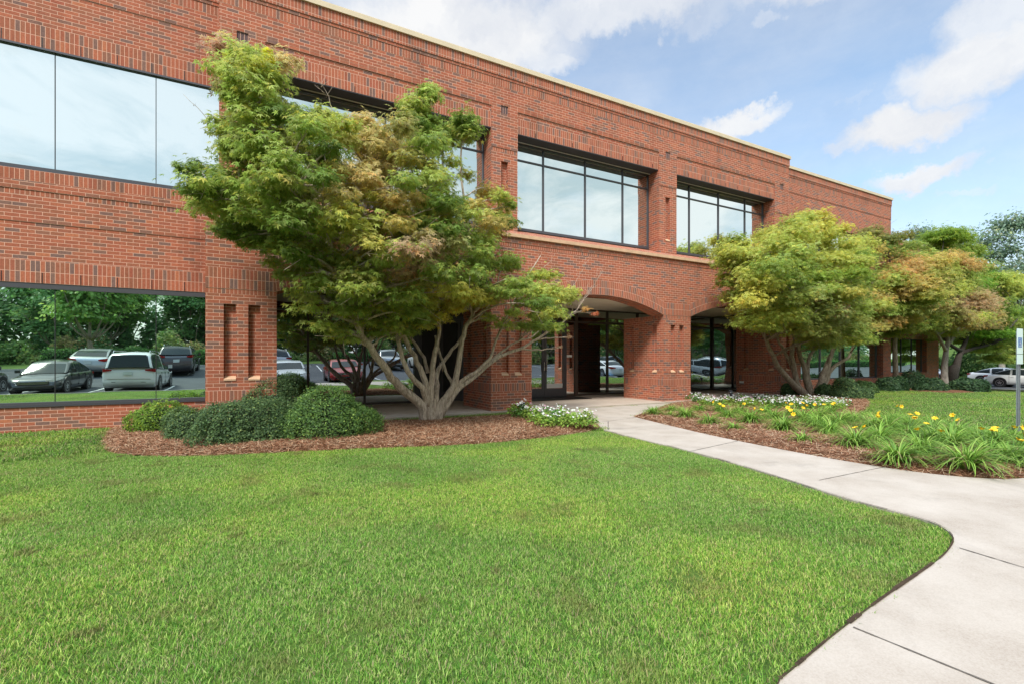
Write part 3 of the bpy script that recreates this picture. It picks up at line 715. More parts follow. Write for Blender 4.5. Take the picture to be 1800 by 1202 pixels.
d = door(8.48, 9.31, YS-.10, -1)
s = MB(); s.box(8.575, 9.215, YS-.112, YS-.1, .37, .52, M['white_paint']); s.build('notice_strip', d)
d = door(7.72, 8.47, YS-.10, 1)
m = MB(); m.box(7.66, 9.37, YS-.14, YS+.05, 2.57, 2.66, M['frame_dark']); m.box(7.66, 7.715, YS-.14, YS+.03, .06, 2.57, M['frame_dark']); m.box(9.315, 9.37, YS-.14, YS+.03, .06, 2.57, M['frame_dark'])
m.box(7.66, 9.37, YS-.14, YS+.05, .06, .075, M['frame_dark'])
m.box(7.7, 9.33, YS, YS+.05, 2.66, 3.12, M['frame_bronze']); m.build('door_frame', B)
m = MB(); m.box(4.09, 5.51, YS-.02, YS+.05, 2.66, 3.12, M['frame_bronze']); m.box(4.0, 4.13, YS-.06, YS+.05, .06, 2.66, M['frame_dark']); m.box(5.47, 5.56, YS-.06, YS+.05, .06, 2.66, M['frame_dark'])
m.box(4.13, 5.47, YS-.06, YS+.05, 2.57, 2.66, M['frame_dark']); m.build('door_frame', B)
door(4.14, 4.80, YS-.02, 1, False); door(4.81, 5.46, YS-.02, -1, False)
m = MB(); m.box(9.42, 9.66, YS-.045, YS-.035, 1.42, 1.5, M['white_paint']); m.build('number_plate', B)
m = MB(); m.box(6.2, 6.24, 12.05, 12.13, .95, 1.13, M['steel']); m.build('door_opener_button', B, bevel=.004)
m = MB(); m.box(16.66, 16.71, 12.1, 12.26, .42, .50, M['white_paint']); m.build('outlet_cover', B, bevel=.006)
o = MB(); o.box(7.4, 9.6, YS-1.25, YS-.2, .064, .08, M['black']); o = o.build('door_mat', bevel=.004)
prop(o, 'dark doormat on the concrete in front of the glass entrance doors', 'doormat')

# ------------------------------------------------------------------ foliage tools
def veg_mat(name, trans=.35, rough=.55, var=.0):
    m, n, l, p = newmat(name)
    a = n.new('ShaderNodeAttribute'); a.attribute_name = 'Col'
    p.inputs['Roughness'].default_value = rough; p.inputs['Specular IOR Level'].default_value = .35
    l.new(a.outputs['Color'], p.inputs['Base Color'])
    t = n.new('ShaderNodeBsdfTranslucent'); l.new(a.outputs['Color'], t.inputs['Color'])
    x = n.new('ShaderNodeMixShader'); x.inputs[0].default_value = trans
    l.new(p.outputs[0], x.inputs[1]); l.new(t.outputs[0], x.inputs[2]); l.new(x.outputs[0], n['Material Output'].inputs['Surface'])
    M[name] = m
veg_mat('leaf', .5); veg_mat('blade', .3); veg_mat('needle', .05, .9); veg_mat('petal', .3, .6)
def bark_mat(name, c0, c1, s=1):
    m, n, l, p = newmat(name)
    t = n.new('ShaderNodeTexCoord'); mp = n.new('ShaderNodeMapping'); mp.inputs['Scale'].default_value = (9*s, 9*s, 2.0*s); l.new(t.outputs['Object'], mp.inputs[0])
    z = n.new('ShaderNodeTexNoise'); z.inputs['Scale'].default_value = 2.6; z.inputs['Detail'].default_value = 9; z.inputs['Roughness'].default_value = .7; z.inputs['Distortion'].default_value = .6
    l.new(mp.outputs[0], z.inputs['Vector']); r = n.new('ShaderNodeValToRGB'); e = r.color_ramp.elements
    e[0].position = .34; e[0].color = (*c0, 1); e[1].position = .62; e[1].color = (*c1, 1); l.new(z.outputs['Fac'], r.inputs['Fac']); l.new(r.outputs[0], p.inputs['Base Color'])
    p.inputs['Roughness'].default_value = .85; b = n.new('ShaderNodeBump'); b.inputs['Strength'].default_value = .9; b.inputs['Distance'].default_value = .02
    l.new(z.outputs['Fac'], b.inputs['Height']); l.new(b.outputs[0], p.inputs['Normal']); M[name] = m
bark_mat('bark_pale', (.22, .16, .115), (.68, .56, .44)); bark_mat('bark_mid', (.15, .105, .075), (.46, .36, .27)); bark_mat('bark_dark', (.02, .016, .013), (.07, .055, .045)); bark_mat('bark_grey', (.16, .14, .12), (.42, .38, .33))

def maple_template(lobes=5):
    angs = {5: (-105, -52, 0, 52, 105), 3: (-62, 0, 62)}[lobes]; ln = {5: (.55, .88, 1, .88, .55), 3: (.8, 1, .8)}[lobes]
    V = []; F = []
    for a, l_ in zip(angs, ln):
        a = R(a); d = np.array([math.sin(a), math.cos(a)]); q = np.array([d[1], -d[0]]); b = len(V)
        for p, z in (((0, 0), 0), (d*l_*.42+q*.15*l_, -.03), (d*l_, -.22*l_), (d*l_*.42-q*.15*l_, -.03)):
            V.append((p[0], p[1], z))
        F.append((b, b+1, b+2, b+3))
    return np.array(V, float), np.array(F)
T5 = maple_template(5); T3 = maple_template(3)
TO = (np.array([(0, 0, 0), (.32, .5, -.05), (0, 1, -.12), (-.32, .5, -.05)], float), np.array([(0, 1, 2, 3)]))
def scatter(tmpl, C, Nn, size, colr, name, mat='leaf', rng=RNG, tang=None):
    """copies of a small leaf shape at C with normals Nn (arrays), one mesh"""
    V0, F0 = tmpl; n = len(C); k = len(V0)
    Nn = Nn/np.maximum(np.linalg.norm(Nn, axis=1, keepdims=True), 1e-6)
    t = rng.normal(size=(n, 3)) if tang is None else tang+rng.normal(size=(n, 3))*.35
    t = t-(t*Nn).sum(1, keepdims=True)*Nn; t /= np.maximum(np.linalg.norm(t, axis=1, keepdims=True), 1e-6); s = np.cross(t, Nn)
    sz = np.broadcast_to(np.asarray(size, float), (n,))[:, None, None]
    V = C[:, None, :]+sz*(V0[None, :, 0:1]*s[:, None]+V0[None, :, 1:2]*t[:, None]+V0[None, :, 2:3]*Nn[:, None])
    F = F0[None]+(np.arange(n)*k)[:, None, None]
    col = np.repeat(colr, k, axis=0)
    return np_mesh(name, V.reshape(-1, 3), F.reshape(-1, F0.shape[1]), [M[mat]], col)
def jitter(c, n, amt=.18, rng=RNG):
    c = np.asarray(c, float); c = np.broadcast_to(c, (n, 3)).copy(); c *= (1+rng.normal(size=(n, 1))*amt); c *= (1+rng.normal(size=(n, 3))*amt*.3); return np.clip(c, .004, .9)
def clump_leaves(ctr, rad, n, rng=RNG, flat=.6, hollow=.55):
    """points on the outer part of a lumpy pad, normals mixed of outward and up"""
    d = rng.normal(size=(n, 3)); d /= np.linalg.norm(d, axis=1, keepdims=True)
    d[:, 2] = np.where(d[:, 2] < -.3, -d[:, 2]*.7, d[:, 2])
    r = .22+.86*rng.random((n, 1))**.62; r = np.where(rng.random((n, 1)) < .06, r*1.25, r)
    lob = 1+.24*np.sin(d[:, 0:1]*6+ctr[0]*9)+.2*np.sin(d[:, 1:2]*7+ctr[2]*11)+.15*np.sin(d[:, 2:3]*9+ctr[1]*5)
    p = d*r*lob*np.array([rad, rad, rad*flat])
    nn = d*.7+np.array([0, 0, .75])+rng.normal(size=(n, 3))*.38
    tg = d*np.array([1, 1, .2])+np.array([0, 0, -.45])
    return p+np.asarray(ctr), nn, tg
def wobble(pts, amp, rng, n=3):
    pts = [Vector(p) for p in pts]; out = []
    # catmull-rom
    P = [pts[0]*2-pts[1]]+pts+[pts[-1]*2-pts[-2]]
    for i in range(1, len(P)-2):
        for k in range(n):
            t = k/n; a, b, c, d = P[i-1], P[i], P[i+1], P[i+2]
            q = .5*((2*b)+(c-a)*t+(2*a-5*b+4*c-d)*t*t+(3*b-a-3*c+d)*t**3)
            out.append(q+Vector(rng.normal(size=3))*amp)
    out.append(pts[-1]); return out
def tree(name, label, cat, base, stems, clumps, bark, tmpl, leafsize, per, group=None, rng=None, twigs=2, flat=.62, twig_r=.02, dens_by_rad=True, bare=()):
    """stems: [(points, r0, r1)]; clumps: [(centre, radius, colour)]"""
    rng = rng or np.random.default_rng(abs(hash(name)) % 1000)
    root = empty(name, base, label, cat, group)
    m = MB(); ends = []
    for pts, r0, r1 in stems:
        r0 *= .88; W_ = wobble(pts, .008+.02*r1, rng); n = len(W_); rr = [r0+(r1-r0)*(i/(n-1))**.8 for i in range(n)]
        m.tube(W_, rr, M[bark], 9 if r0 > .05 else 6); ends += [(W_[i], rr[i]) for i in range(n//3, n)]
    E = np.array([list(e[0]) for e in ends]); ER = np.array([e[1] for e in ends])
    for c, r, _ in clumps:                                     # a limb from the nearest lower stem point to each clump
        c = np.array(c); d = np.linalg.norm(E-c, axis=1)+np.maximum(0, E[:, 2]-c[2]+.1)*3; i = d.argmin(); a = Vector(E[i]); b = Vector(c)
        if (b-a).length < .15: continue
        mid = a.lerp(b, .5)+Vector((0, 0, .08*(b-a).length))+Vector(rng.normal(size=3))*.05*(b-a).length
        r0 = min(ER[i]*.75, twig_r*1.6); W_ = wobble([a, mid, b], .01, rng, 4); m.tube(W_, [r0*(1-.75*k/(len(W_)-1)) for k in range(len(W_))], M[bark], 5, False)
        for _t in range(twigs):
            q = b+Vector(rng.normal(size=3))*r*.55; m.tube([Vector(W_[-3]), q], [r0*.35, r0*.12], M[bark], 4, False)
    for pts, r0, r1 in bare:
        W_ = wobble(pts, .01, rng); n = len(W_); m.tube(W_, [r0+(r1-r0)*i/(n-1) for i in range(n)], M['bark_pale'], 5)
    m.build('trunk', root, smooth=True)
    C = []; Nn = []; T = []; K = []
    for c, r, col in clumps:
        n = int(per*(r/.45)**2) if dens_by_rad else per
        p, q, t = clump_leaves(c, r, n, rng, flat); C.append(p); Nn.append(q); T.append(t)
        cc = jitter(col, n, .16, rng)
        tip = rng.random(n) < .12; cc[tip] = cc[tip]*np.array([1.45, 1.15, .9]); K.append(cc)
    me = scatter(tmpl, np.concatenate(C), np.concatenate(Nn), leafsize*(.75+.5*rng.random(sum(map(len, C)))), np.clip(np.concatenate(K), .004, .85), 'crown', 'leaf', rng, np.concatenate(T))
    link('crown', me, root)
    return root
def pxstem(lst, r0, r1): return ([PY(x, y, Y) for x, y, Y in lst], r0, r1)
def sample_clumps(poly, n, mind, Yr, rad, colfn, rng, holes=(), front=.5, edge=14):
    """clumps inside an outline; the outline's points are unprojected at real distances between Yr"""
    xs_ = [p[0] for p in poly]; ys_ = [p[1] for p in poly]; out = []; used = []; tries = 0
    while len(out) < n and tries < n*60:
        tries += 1
        x = rng.uniform(min(xs_), max(xs_)); y = rng.uniform(min(ys_), max(ys_))
        if not inpoly(np.array([x]), np.array([y]), poly)[0]: continue
        e = float(edist(np.array([x]), np.array([y]), poly)[0])
        if e < edge: continue
        if any(((x-h[0])/h[2])**2+((y-h[1])/h[3])**2 < 1 for h in holes): continue
        lay = rng.random()
        if any(abs(lay-u[2]) < .34 and math.hypot(x-u[0], (y-u[1])*1.25) < mind for u in used): continue
        # bulge: the deeper inside the outline, the nearer a front clump may come
        f = min(1, e/110.0); Y = Yr[1]-(Yr[1]-Yr[0])*(lay*(.25+.75*f))
        if callable(rad): r = rad(x, y, e, rng)
        else: r = rng.uniform(*rad)
        p = PY(x, y, Y); px_m = FP/(p.dot(FWD) if True else 1); r = min(r, max(.2, (e+10)/px_m))
        used.append((x, y, lay)); out.append((tuple(p), r, colfn(x, y, rng)))
    return out
GD, GM, GL, YG, YE, TAN, ORG, RED, PNK = (.19, .29, .05), (.32, .43, .085), (.46, .56, .13), (.54, .58, .12), (.66, .60, .10), (.66, .54, .22), (.66, .40, .15), (.58, .20, .09), (.56, .36, .23)
def mixc(a, b, t): return tuple(np.array(a)*(1-t)+np.array(b)*t)
def blobcol(base, spots):
    def fn(x, y, rng):
        w = 1.0; c = np.array(base[rng.integers(len(base))], float)
        for sx, sy, rx, ry, col, st in spots:
            k = math.exp(-(((x-sx)/rx)**2+((y-sy)/ry)**2))*st
            if rng.random() < k*1.4: c = c*(1-.85*min(1, k+.25))+np.array(col)*.85*min(1, k+.25)
        return tuple(c)
    return fn

# ------------------------------------------------------------------ the maple in front of the entrance
rng = np.random.default_rng(5)
sil = [(378, 62), (400, 66), (430, 78), (470, 88), (520, 100), (512, 128), (492, 160), (520, 190), (560, 188), (600, 196), (640, 190), (690, 205), (705, 185), (728, 145), (766, 138), (764, 175), (770, 210), (800, 200), (818, 182), (842, 195), (836, 235), (815, 270), (830, 300), (880, 320),
       (905, 350), (905, 400), (880, 430), (940, 455), (985, 470), (1000, 500), (1025, 530), (1045, 548), (1010, 572), (975, 590), (925, 585), (880, 588), (850, 565), (815, 575), (785, 570), (745, 590), (705, 592), (660, 590), (620, 605), (575, 590), (545, 540), (505, 520), (480, 480), (450, 445),
       (395, 440), (380, 405), (335, 385), (330, 350), (305, 330), (302, 300), (330, 275), (382, 290), (385, 250), (372, 215), (400, 190), (380, 150), (374, 100)]
spots = [(655, 280, 50, 95, TAN, 1.2), (650, 420, 90, 60, GL, .7), (450, 300, 120, 90, GL, .35), (620, 400, 70, 90, YG, .9), (700, 350, 50, 60, ORG, .55), (590, 230, 40, 40, YG, .8), (735, 470, 60, 60, PNK, .8), (800, 535, 60, 25, YE, 1.0), (560, 340, 40, 60, TAN, .6),
         (840, 330, 70, 60, YG, .9), (870, 380, 40, 40, ORG, .5), (470, 120, 60, 50, PNK, .7), (400, 90, 40, 30, TAN, .7), (470, 105, 8, 20, YE, 1.5), (620, 330, 60, 40, TAN, .7), (960, 470, 60, 25, YG, .7), (1000, 540, 50, 30, YG, .8), (540, 560, 70, 40, GL, .8), (700, 500, 60, 50, GL, .5)]
cf = blobcol([GD, GM, GM, GL, GM], spots)
def yrange(x): return 0
cl = []
left = sample_clumps(sil, 300, 20, (7.0, 9.75), (.20, .40), cf, rng, edge=8)
cl += left
cl += sample_clumps(sil, 60, 40, (6.75, 8.2), (.2, .36), cf, rng, edge=26, holes=((830, 300, 60, 60), (560, 180, 40, 30)))
cl += [(tuple(PY(x, y, Y)), r, c) for x, y, Y, r, c in ((565, 575, 8.5, .26, GL), (590, 590, 8.6, .24, GL), (615, 598, 8.7, .2, GL), (640, 570, 8.7, .26, GL), (660, 588, 8.8, .2, GM), (690, 580, 8.8, .24, GL), (720, 585, 8.9, .2, GM), (745, 575, 8.9, .24, YG), (770, 560, 9.0, .26, YE), (800, 548, 9.0, .24, YE), (825, 535, 9.1, .24, YG), (600, 550, 8.4, .3, GL), (680, 545, 8.6, .3, GL), (730, 545, 8.7, .3, GL), (540, 545, 8.4, .26, GL), (860, 560, 9.3, .2, GL), (930, 575, 9.5, .2, GL), (445, 120, 8.0, .32, YG), (480, 140, 8.0, .28, GL), (425, 150, 8.0, .34, GL), (460, 175, 7.9, .32, GL), (495, 120, 8.3, .25, TAN), (440, 205, 8.0, .3, GM), (410, 175, 8.2, .25, GM), (392, 125, 8.4, .26, GL), (640, 215, 8.4, .26, TAN), (665, 250, 8.2, .3, TAN), (660, 300, 8.0, .3, TAN), (680, 350, 8.0, .3, TAN), (700, 400, 8.0, .3, ORG), (760, 175, 8.9, .2, GM), (820, 245, 9.0, .26, GL), (392, 88, 8.6, .24, PNK), (425, 100, 8.4, .28, GL), (505, 108, 8.6, .22, TAN), (746, 165, 9.0, .22, GM), (744, 205, 9.0, .26, GM), (822, 215, 9.2, .25, GM), (800, 240, 9.2, .28, GM), (330, 300, 8.2, .2, GD), (350, 340, 8.3, .28, GD),
       (1030, 545, 9.9, .13, ORG), (1045, 552, 9.9, .10, RED), (470, 95, 8.1, .10, (.62, .60, .03)), (473, 112, 8.1, .12, (.62, .60, .03)), (478, 130, 8.1, .09, (.62, .60, .03)), (975, 575, 9.8, .12, PNK), (1000, 592, 9.8, .08, PNK), (985, 610, 9.8, .07, PNK), (450, 425, 8.6, .25, GD), (410, 415, 8.6, .2, GD))]
Yb = 9.5
S = [
 pxstem([(746, 742, 9.56), (741, 714, 9.5), (712, 686, 9.35), (688, 662, 9.2), (664, 628, 9.0), (645, 602, 8.9), (634, 585, 8.8), (612, 520, 8.5), (575, 430, 8.3), (520, 330, 8.1), (460, 230, 8.1), (440, 140, 8.3)], .125, .02),
 pxstem([(750, 735, 9.56), (748, 700, 9.5), (742, 680, 9.4), (722, 660, 9.3), (708, 632, 9.3), (700, 600, 9.3), (692, 570, 9.3), (660, 480, 9.1), (640, 380, 8.9), (650, 280, 8.9)], .09, .018),
 pxstem([(752, 712, 9.54), (750, 680, 9.5), (738, 645, 9.5), (722, 615, 9.45), (703, 578, 9.4), (691, 560, 9.4), (672, 510, 9.3), (600, 420, 9.0), (480, 370, 8.7), (390, 350, 8.5)], .085, .015),
 pxstem([(755, 712, 9.54), (758, 672, 9.5), (763, 630, 9.5), (769, 598, 9.5), (773, 578, 9.5), (765, 500, 9.4), (745, 400, 9.3), (742, 280, 9.2), (746, 180, 9.1)], .085, .012),
 pxstem([(764, 722, 9.54), (768, 690, 9.6), (768, 655, 9.7), (777, 638, 9.75), (795, 615, 9.75), (812, 592, 9.75), (820, 572, 9.75), (845, 555, 9.7), (870, 520, 9.6), (880, 460, 9.4)], .07, .012),
 pxstem([(762, 735, 9.55), (778, 705, 9.5), (797, 680, 9.45), (805, 645, 9.4), (812, 600, 9.4), (820, 572, 9.4), (832, 550, 9.4), (835, 480, 9.3), (820, 380, 9.1), (810, 280, 9.1), (822, 205, 9.2)], .105, .012),
 pxstem([(775, 725, 9.54), (800, 686, 9.5), (812, 668, 9.5), (838, 652, 9.5), (862, 628, 9.5), (872, 598, 9.5), (895, 548, 9.5), (920, 500, 9.5), (950, 450, 9.5)], .07, .012),
 pxstem([(775, 728, 9.54), (802, 686, 9.52), (832, 662, 9.6), (866, 634, 9.7), (895, 619, 9.8), (925, 607, 9.85), (955, 588, 9.9), (990, 565, 10.0), (1015, 545, 10.0)], .085, .014),
 pxstem([(838, 652, 9.62), (880, 620, 9.75), (910, 600, 9.8), (935, 592, 9.85), (960, 570, 9.9)], .045, .012),
 pxstem([(796, 682, 9.6), (782, 645, 9.7), (772, 618, 9.8), (765, 590, 9.8)], .04, .02),
 pxstem([(752, 655, 9.75), (745, 628, 9.8), (725, 600, 9.85), (718, 580, 9.85), (700, 530, 9.7)], .045, .02),
 pxstem([(757, 742, 9.56), (757, 720, 9.55), (757, 700, 9.55)], .15, .09),
 pxstem([(768, 742, 9.53), (775, 715, 9.53), (787, 698, 9.53)], .12, .08),
]
def twig(a, b, Y, n, rng, sp):
    out = [([PY(a[0], a[1], Y), PY((a[0]+b[0])/2+4, (a[1]+b[1])/2, Y), PY(b[0], b[1], Y)], .008, .002)]
    for i in range(n):
        t = .25+.7*rng.random(); x = a[0]+(b[0]-a[0])*t; y = a[1]+(b[1]-a[1])*t
        out.append(([PY(x, y, Y), PY(x+rng.uniform(-sp, sp), y-rng.uniform(.4, 1)*sp, Y+rng.uniform(-.15, .15))], .004, .0015))
    return out
bare = twig((1000, 560), (1060, 475), 10.0, 14, rng, 26)+twig((985, 530), (1030, 462), 10.0, 5, rng, 20)+twig((1000, 560), (1040, 505), 9.95, 10, rng, 18)+twig((585, 200), (560, 140), 9.6, 6, rng, 18)+twig((755, 225), (775, 190), 9.6, 4, rng, 16)+twig((955, 470), (975, 445), 9.9, 3, rng, 12)
bare += twig((385, 236), (322, 166), 9.6, 1, rng, 6)
base = G(756, 740, .06)
tree('maple_tree', 'large multi-stemmed maple with pale twisting trunks and green to tan crown, before the first arches', 'tree', base, S, cl, 'bark_pale', T5, .074, 560, rng=rng, flat=.66, bare=bare)

# second maple in front of the right end of the arcade
rng = np.random.default_rng(8)
sil2 = [(1256, 455), (1262, 430), (1290, 412), (1330, 405), (1362, 395), (1400, 378), (1430, 372), (1455, 378), (1490, 398), (1520, 418), (1552, 440), (1560, 480), (1556, 540), (1550, 590), (1520, 618), (1490, 625), (1440, 622), (1400, 612), (1360, 605), (1320, 598), (1295, 580), (1290, 550), (1262, 520), (1268, 490)]
cf = blobcol([GM, GL, YG, YG, YG, (.30, .42, .06)], [(1320, 440, 60, 50, YG, .9), (1420, 385, 50, 25, YE, .9), (1480, 400, 40, 25, YE, .8), (1370, 560, 70, 50, YG, .5), (1450, 560, 70, 45, (.28, .33, .10), .8), (1540, 500, 25, 80, ORG, .5), (1330, 520, 50, 40, YE, .45), (1400, 500, 40, 30, GD, .8)])
cl = sample_clumps(sil2, 125, 17, (6.7, 10.15), (.34, .55), cf, rng, edge=8)
cl += sample_clumps(sil2, 40, 24, (6.6, 8.2), (.34, .5), cf, rng, edge=26)
cl += [(tuple(PY(x, y, Y)), r, c) for x, y, Y, r, c in ((1400, 500, 8.6, .5, GL), (1425, 505, 8.6, .5, GM), (1380, 490, 8.6, .45, GL), (1418, 386, 9.2, .4, YG), (1440, 382, 9.4, .4, YE), (1395, 396, 9.2, .4, YG), (1480, 405, 9.6, .38, YE), (1290, 425, 9.2, .35, GM), (1275, 465, 9.2, .35, GL), (1300, 570, 9.0, .3, GL), (1275, 500, 9.2, .3, GM))]
S = [
 pxstem([(1422, 700, 9.95), (1408, 688, 9.95), (1392, 672, 9.9), (1372, 650, 9.9), (1358, 625, 9.8), (1346, 598, 9.7), (1330, 550, 9.4), (1300, 490, 9.2)], .17, .03),
 pxstem([(1418, 695, 9.95), (1402, 676, 9.95), (1396, 650, 10.0), (1392, 615, 10.0), (1396, 600, 10.0), (1398, 520, 9.8), (1400, 440, 9.6)], .14, .03),
 pxstem([(1402, 668, 10.0), (1390, 640, 10.1), (1378, 615, 10.1), (1366, 595, 10.1), (1350, 540, 10)], .09, .03),
 pxstem([(1424, 695, 9.95), (1418, 672, 9.95), (1412, 640, 10.0), (1402, 610, 10.0), (1400, 590, 10), (1420, 500, 9.7), (1440, 410, 9.6)], .13, .03),
 pxstem([(1428, 692, 10.0), (1420, 660, 10.1), (1424, 625, 10.2), (1440, 605, 10.2), (1470, 560, 10.1)], .10, .03),
 pxstem([(1432, 698, 9.9), (1442, 672, 9.8), (1452, 645, 9.8), (1464, 618, 9.8), (1470, 600, 9.8), (1490, 520, 9.7), (1500, 440, 9.7)], .13, .03),
 pxstem([(1434, 700, 9.9), (1450, 672, 9.9), (1462, 648, 9.9), (1480, 635, 9.9), (1496, 620, 9.9), (1510, 560, 9.9)], .12, .03),
 pxstem([(1430, 705, 9.85), (1440, 680, 9.85), (1452, 658, 9.8), (1462, 620, 9.7), (1468, 600, 9.7)], .13, .05),
 pxstem([(1424, 706, 9.93), (1425, 694, 9.93), (1426, 684, 9.95)], .26, .14),
]
bare = twig((1500, 530), (1535, 495), 8.0, 9, rng, 18)+twig((1495, 530), (1490, 490), 8.0, 6, rng, 14)
tree('maple_tree', 'rounded yellow-green maple with many grey stems, at the right end of the arches', 'tree', G(1425, 704, 0), S, cl, 'bark_mid', T5, .082, 480, rng=rng, flat=.75, bare=bare)

# third maple: single pale trunk, reddish crown
rng = np.random.default_rng(9)
sil3 = [(1548, 470), (1575, 452), (1620, 455), (1650, 446), (1700, 448), (1722, 470), (1712, 500), (1745, 530), (1758, 560), (1735, 590), (1690, 600), (1640, 596), (1590, 590), (1560, 600), (1530, 590), (1528, 540), (1540, 500)]
cf = blobcol([(.34, .36, .09), GM, YG, GL, (.44, .36, .12)], [(1590, 490, 50, 40, ORG, .8), (1690, 465, 45, 22, ORG, .7), (1640, 520, 40, 40, YG, .6), (1700, 540, 50, 30, PNK, .9), (1560, 560, 40, 40, ORG, .5), (1620, 580, 60, 20, GM, .8), (1680, 590, 40, 15, GM, .8)])
cl = sample_clumps(sil3, 95, 16, (7.6, 11.0), (.5, .78), cf, rng, edge=9)
S = [pxstem([(1661, 684, 10.5), (1660, 660, 10.5), (1661, 630, 10.5), (1664, 610, 10.5), (1668, 590, 10.4), (1670, 530, 10.2), (1665, 470, 10.2)], .20, .04),
     pxstem([(1663, 618, 10.5), (1650, 590, 10.3), (1620, 550, 9.9), (1590, 500, 9.6)], .09, .03), pxstem([(1664, 612, 10.5), (1690, 570, 10.3), (1715, 540, 10)], .08, .03)]
tree('maple_tree', 'maple with one straight pale trunk and rusty orange crown, on the shrub bed at right', 'tree', G(1661, 686, 0), S, cl, 'bark_grey', T3, .12, 400, rng=rng, flat=.75)
# dark limbed bright green maple behind it
rng = np.random.default_rng(10)
sil4 = [(1590, 470), (1625, 440), (1640, 400), (1668, 398), (1690, 412), (1722, 428), (1712, 455), (1745, 465), (1752, 482), (1780, 470), (1812, 478), (1840, 500), (1840, 600), (1810, 640), (1780, 655), (1740, 640), (1700, 610), (1640, 600), (1600, 560)]
cf = blobcol([GM, GM, GL, (.2, .40, .045)], [(1680, 430, 40, 30, (.26, .38, .04), 1.0), (1780, 500, 50, 40, YG, .8), (1740, 540, 50, 40, GM, .6), (1780, 620, 40, 25, GL, .8)])
cl = sample_clumps(sil4, 120, 16, (10.3, 14.6), (.7, 1.05), cf, rng, edge=8)
S = [([Vector((PY(1672, 664, 13.3).x, 13.3, -1.1)), PY(1674, 656, 13.3), PY(1678, 646, 13.3)], .34, .27), pxstem([(1676, 662, 13.3), (1680, 645, 13.3), (1686, 625, 13.3), (1692, 612, 13.3), (1710, 560, 13), (1715, 480, 12.6)], .30, .06),
     pxstem([(1690, 620, 13.3), (1712, 612, 13.1), (1738, 606, 12.9), (1756, 598, 12.5), (1790, 560, 12)], .15, .05), pxstem([(1688, 616, 13.3), (1665, 600, 13.2), (1645, 560, 13), (1650, 470, 12.8)], .14, .05)]
tree('maple_tree', 'bright green maple with black forking limbs, behind the straight pale trunk', 'tree', (PY(1676, 662, 13.3).x, 13.3, -.75), S, cl, 'bark_dark', T3, .17, 330, rng=rng, flat=.62)
# maple top showing between the rounded tree and the far wing
cl = [(tuple(PY(x, y, Y)), r, c) for x, y, Y, r, c in ((1530, 412, 10.4, .55, (.30, .30, .08)), (1560, 425, 10.4, .6, (.26, .30, .07)), (1585, 418, 10.4, .5, (.25, .24, .05)), (1600, 435, 10.6, .55, GM), (1545, 440, 10.6, .6, GD), (1575, 450, 10.6, .6, GM), (1515, 425, 10.3, .4, GL), (1610, 460, 10.8, .6, GL), (1560, 500, 11, .7, GM), (1590, 540, 11, .8, GM), (1540, 560, 10.8, .7, GM), (1570, 590, 10.8, .5, GM))]
tree('maple_tree', 'dull olive maple showing between the yellow-green crown and the brick corner', 'tree', (PY(1575, 640, 10.9).x, 10.9, 0), [([Vector((PY(1575, 640, 10.9).x, 10.9, 0)), PY(1572, 580, 10.9), PY(1570, 500, 10.8), PY(1560, 430, 10.6)], .14, .03)], cl, 'bark_mid', T3, .12, 330, rng=rng, flat=.65)

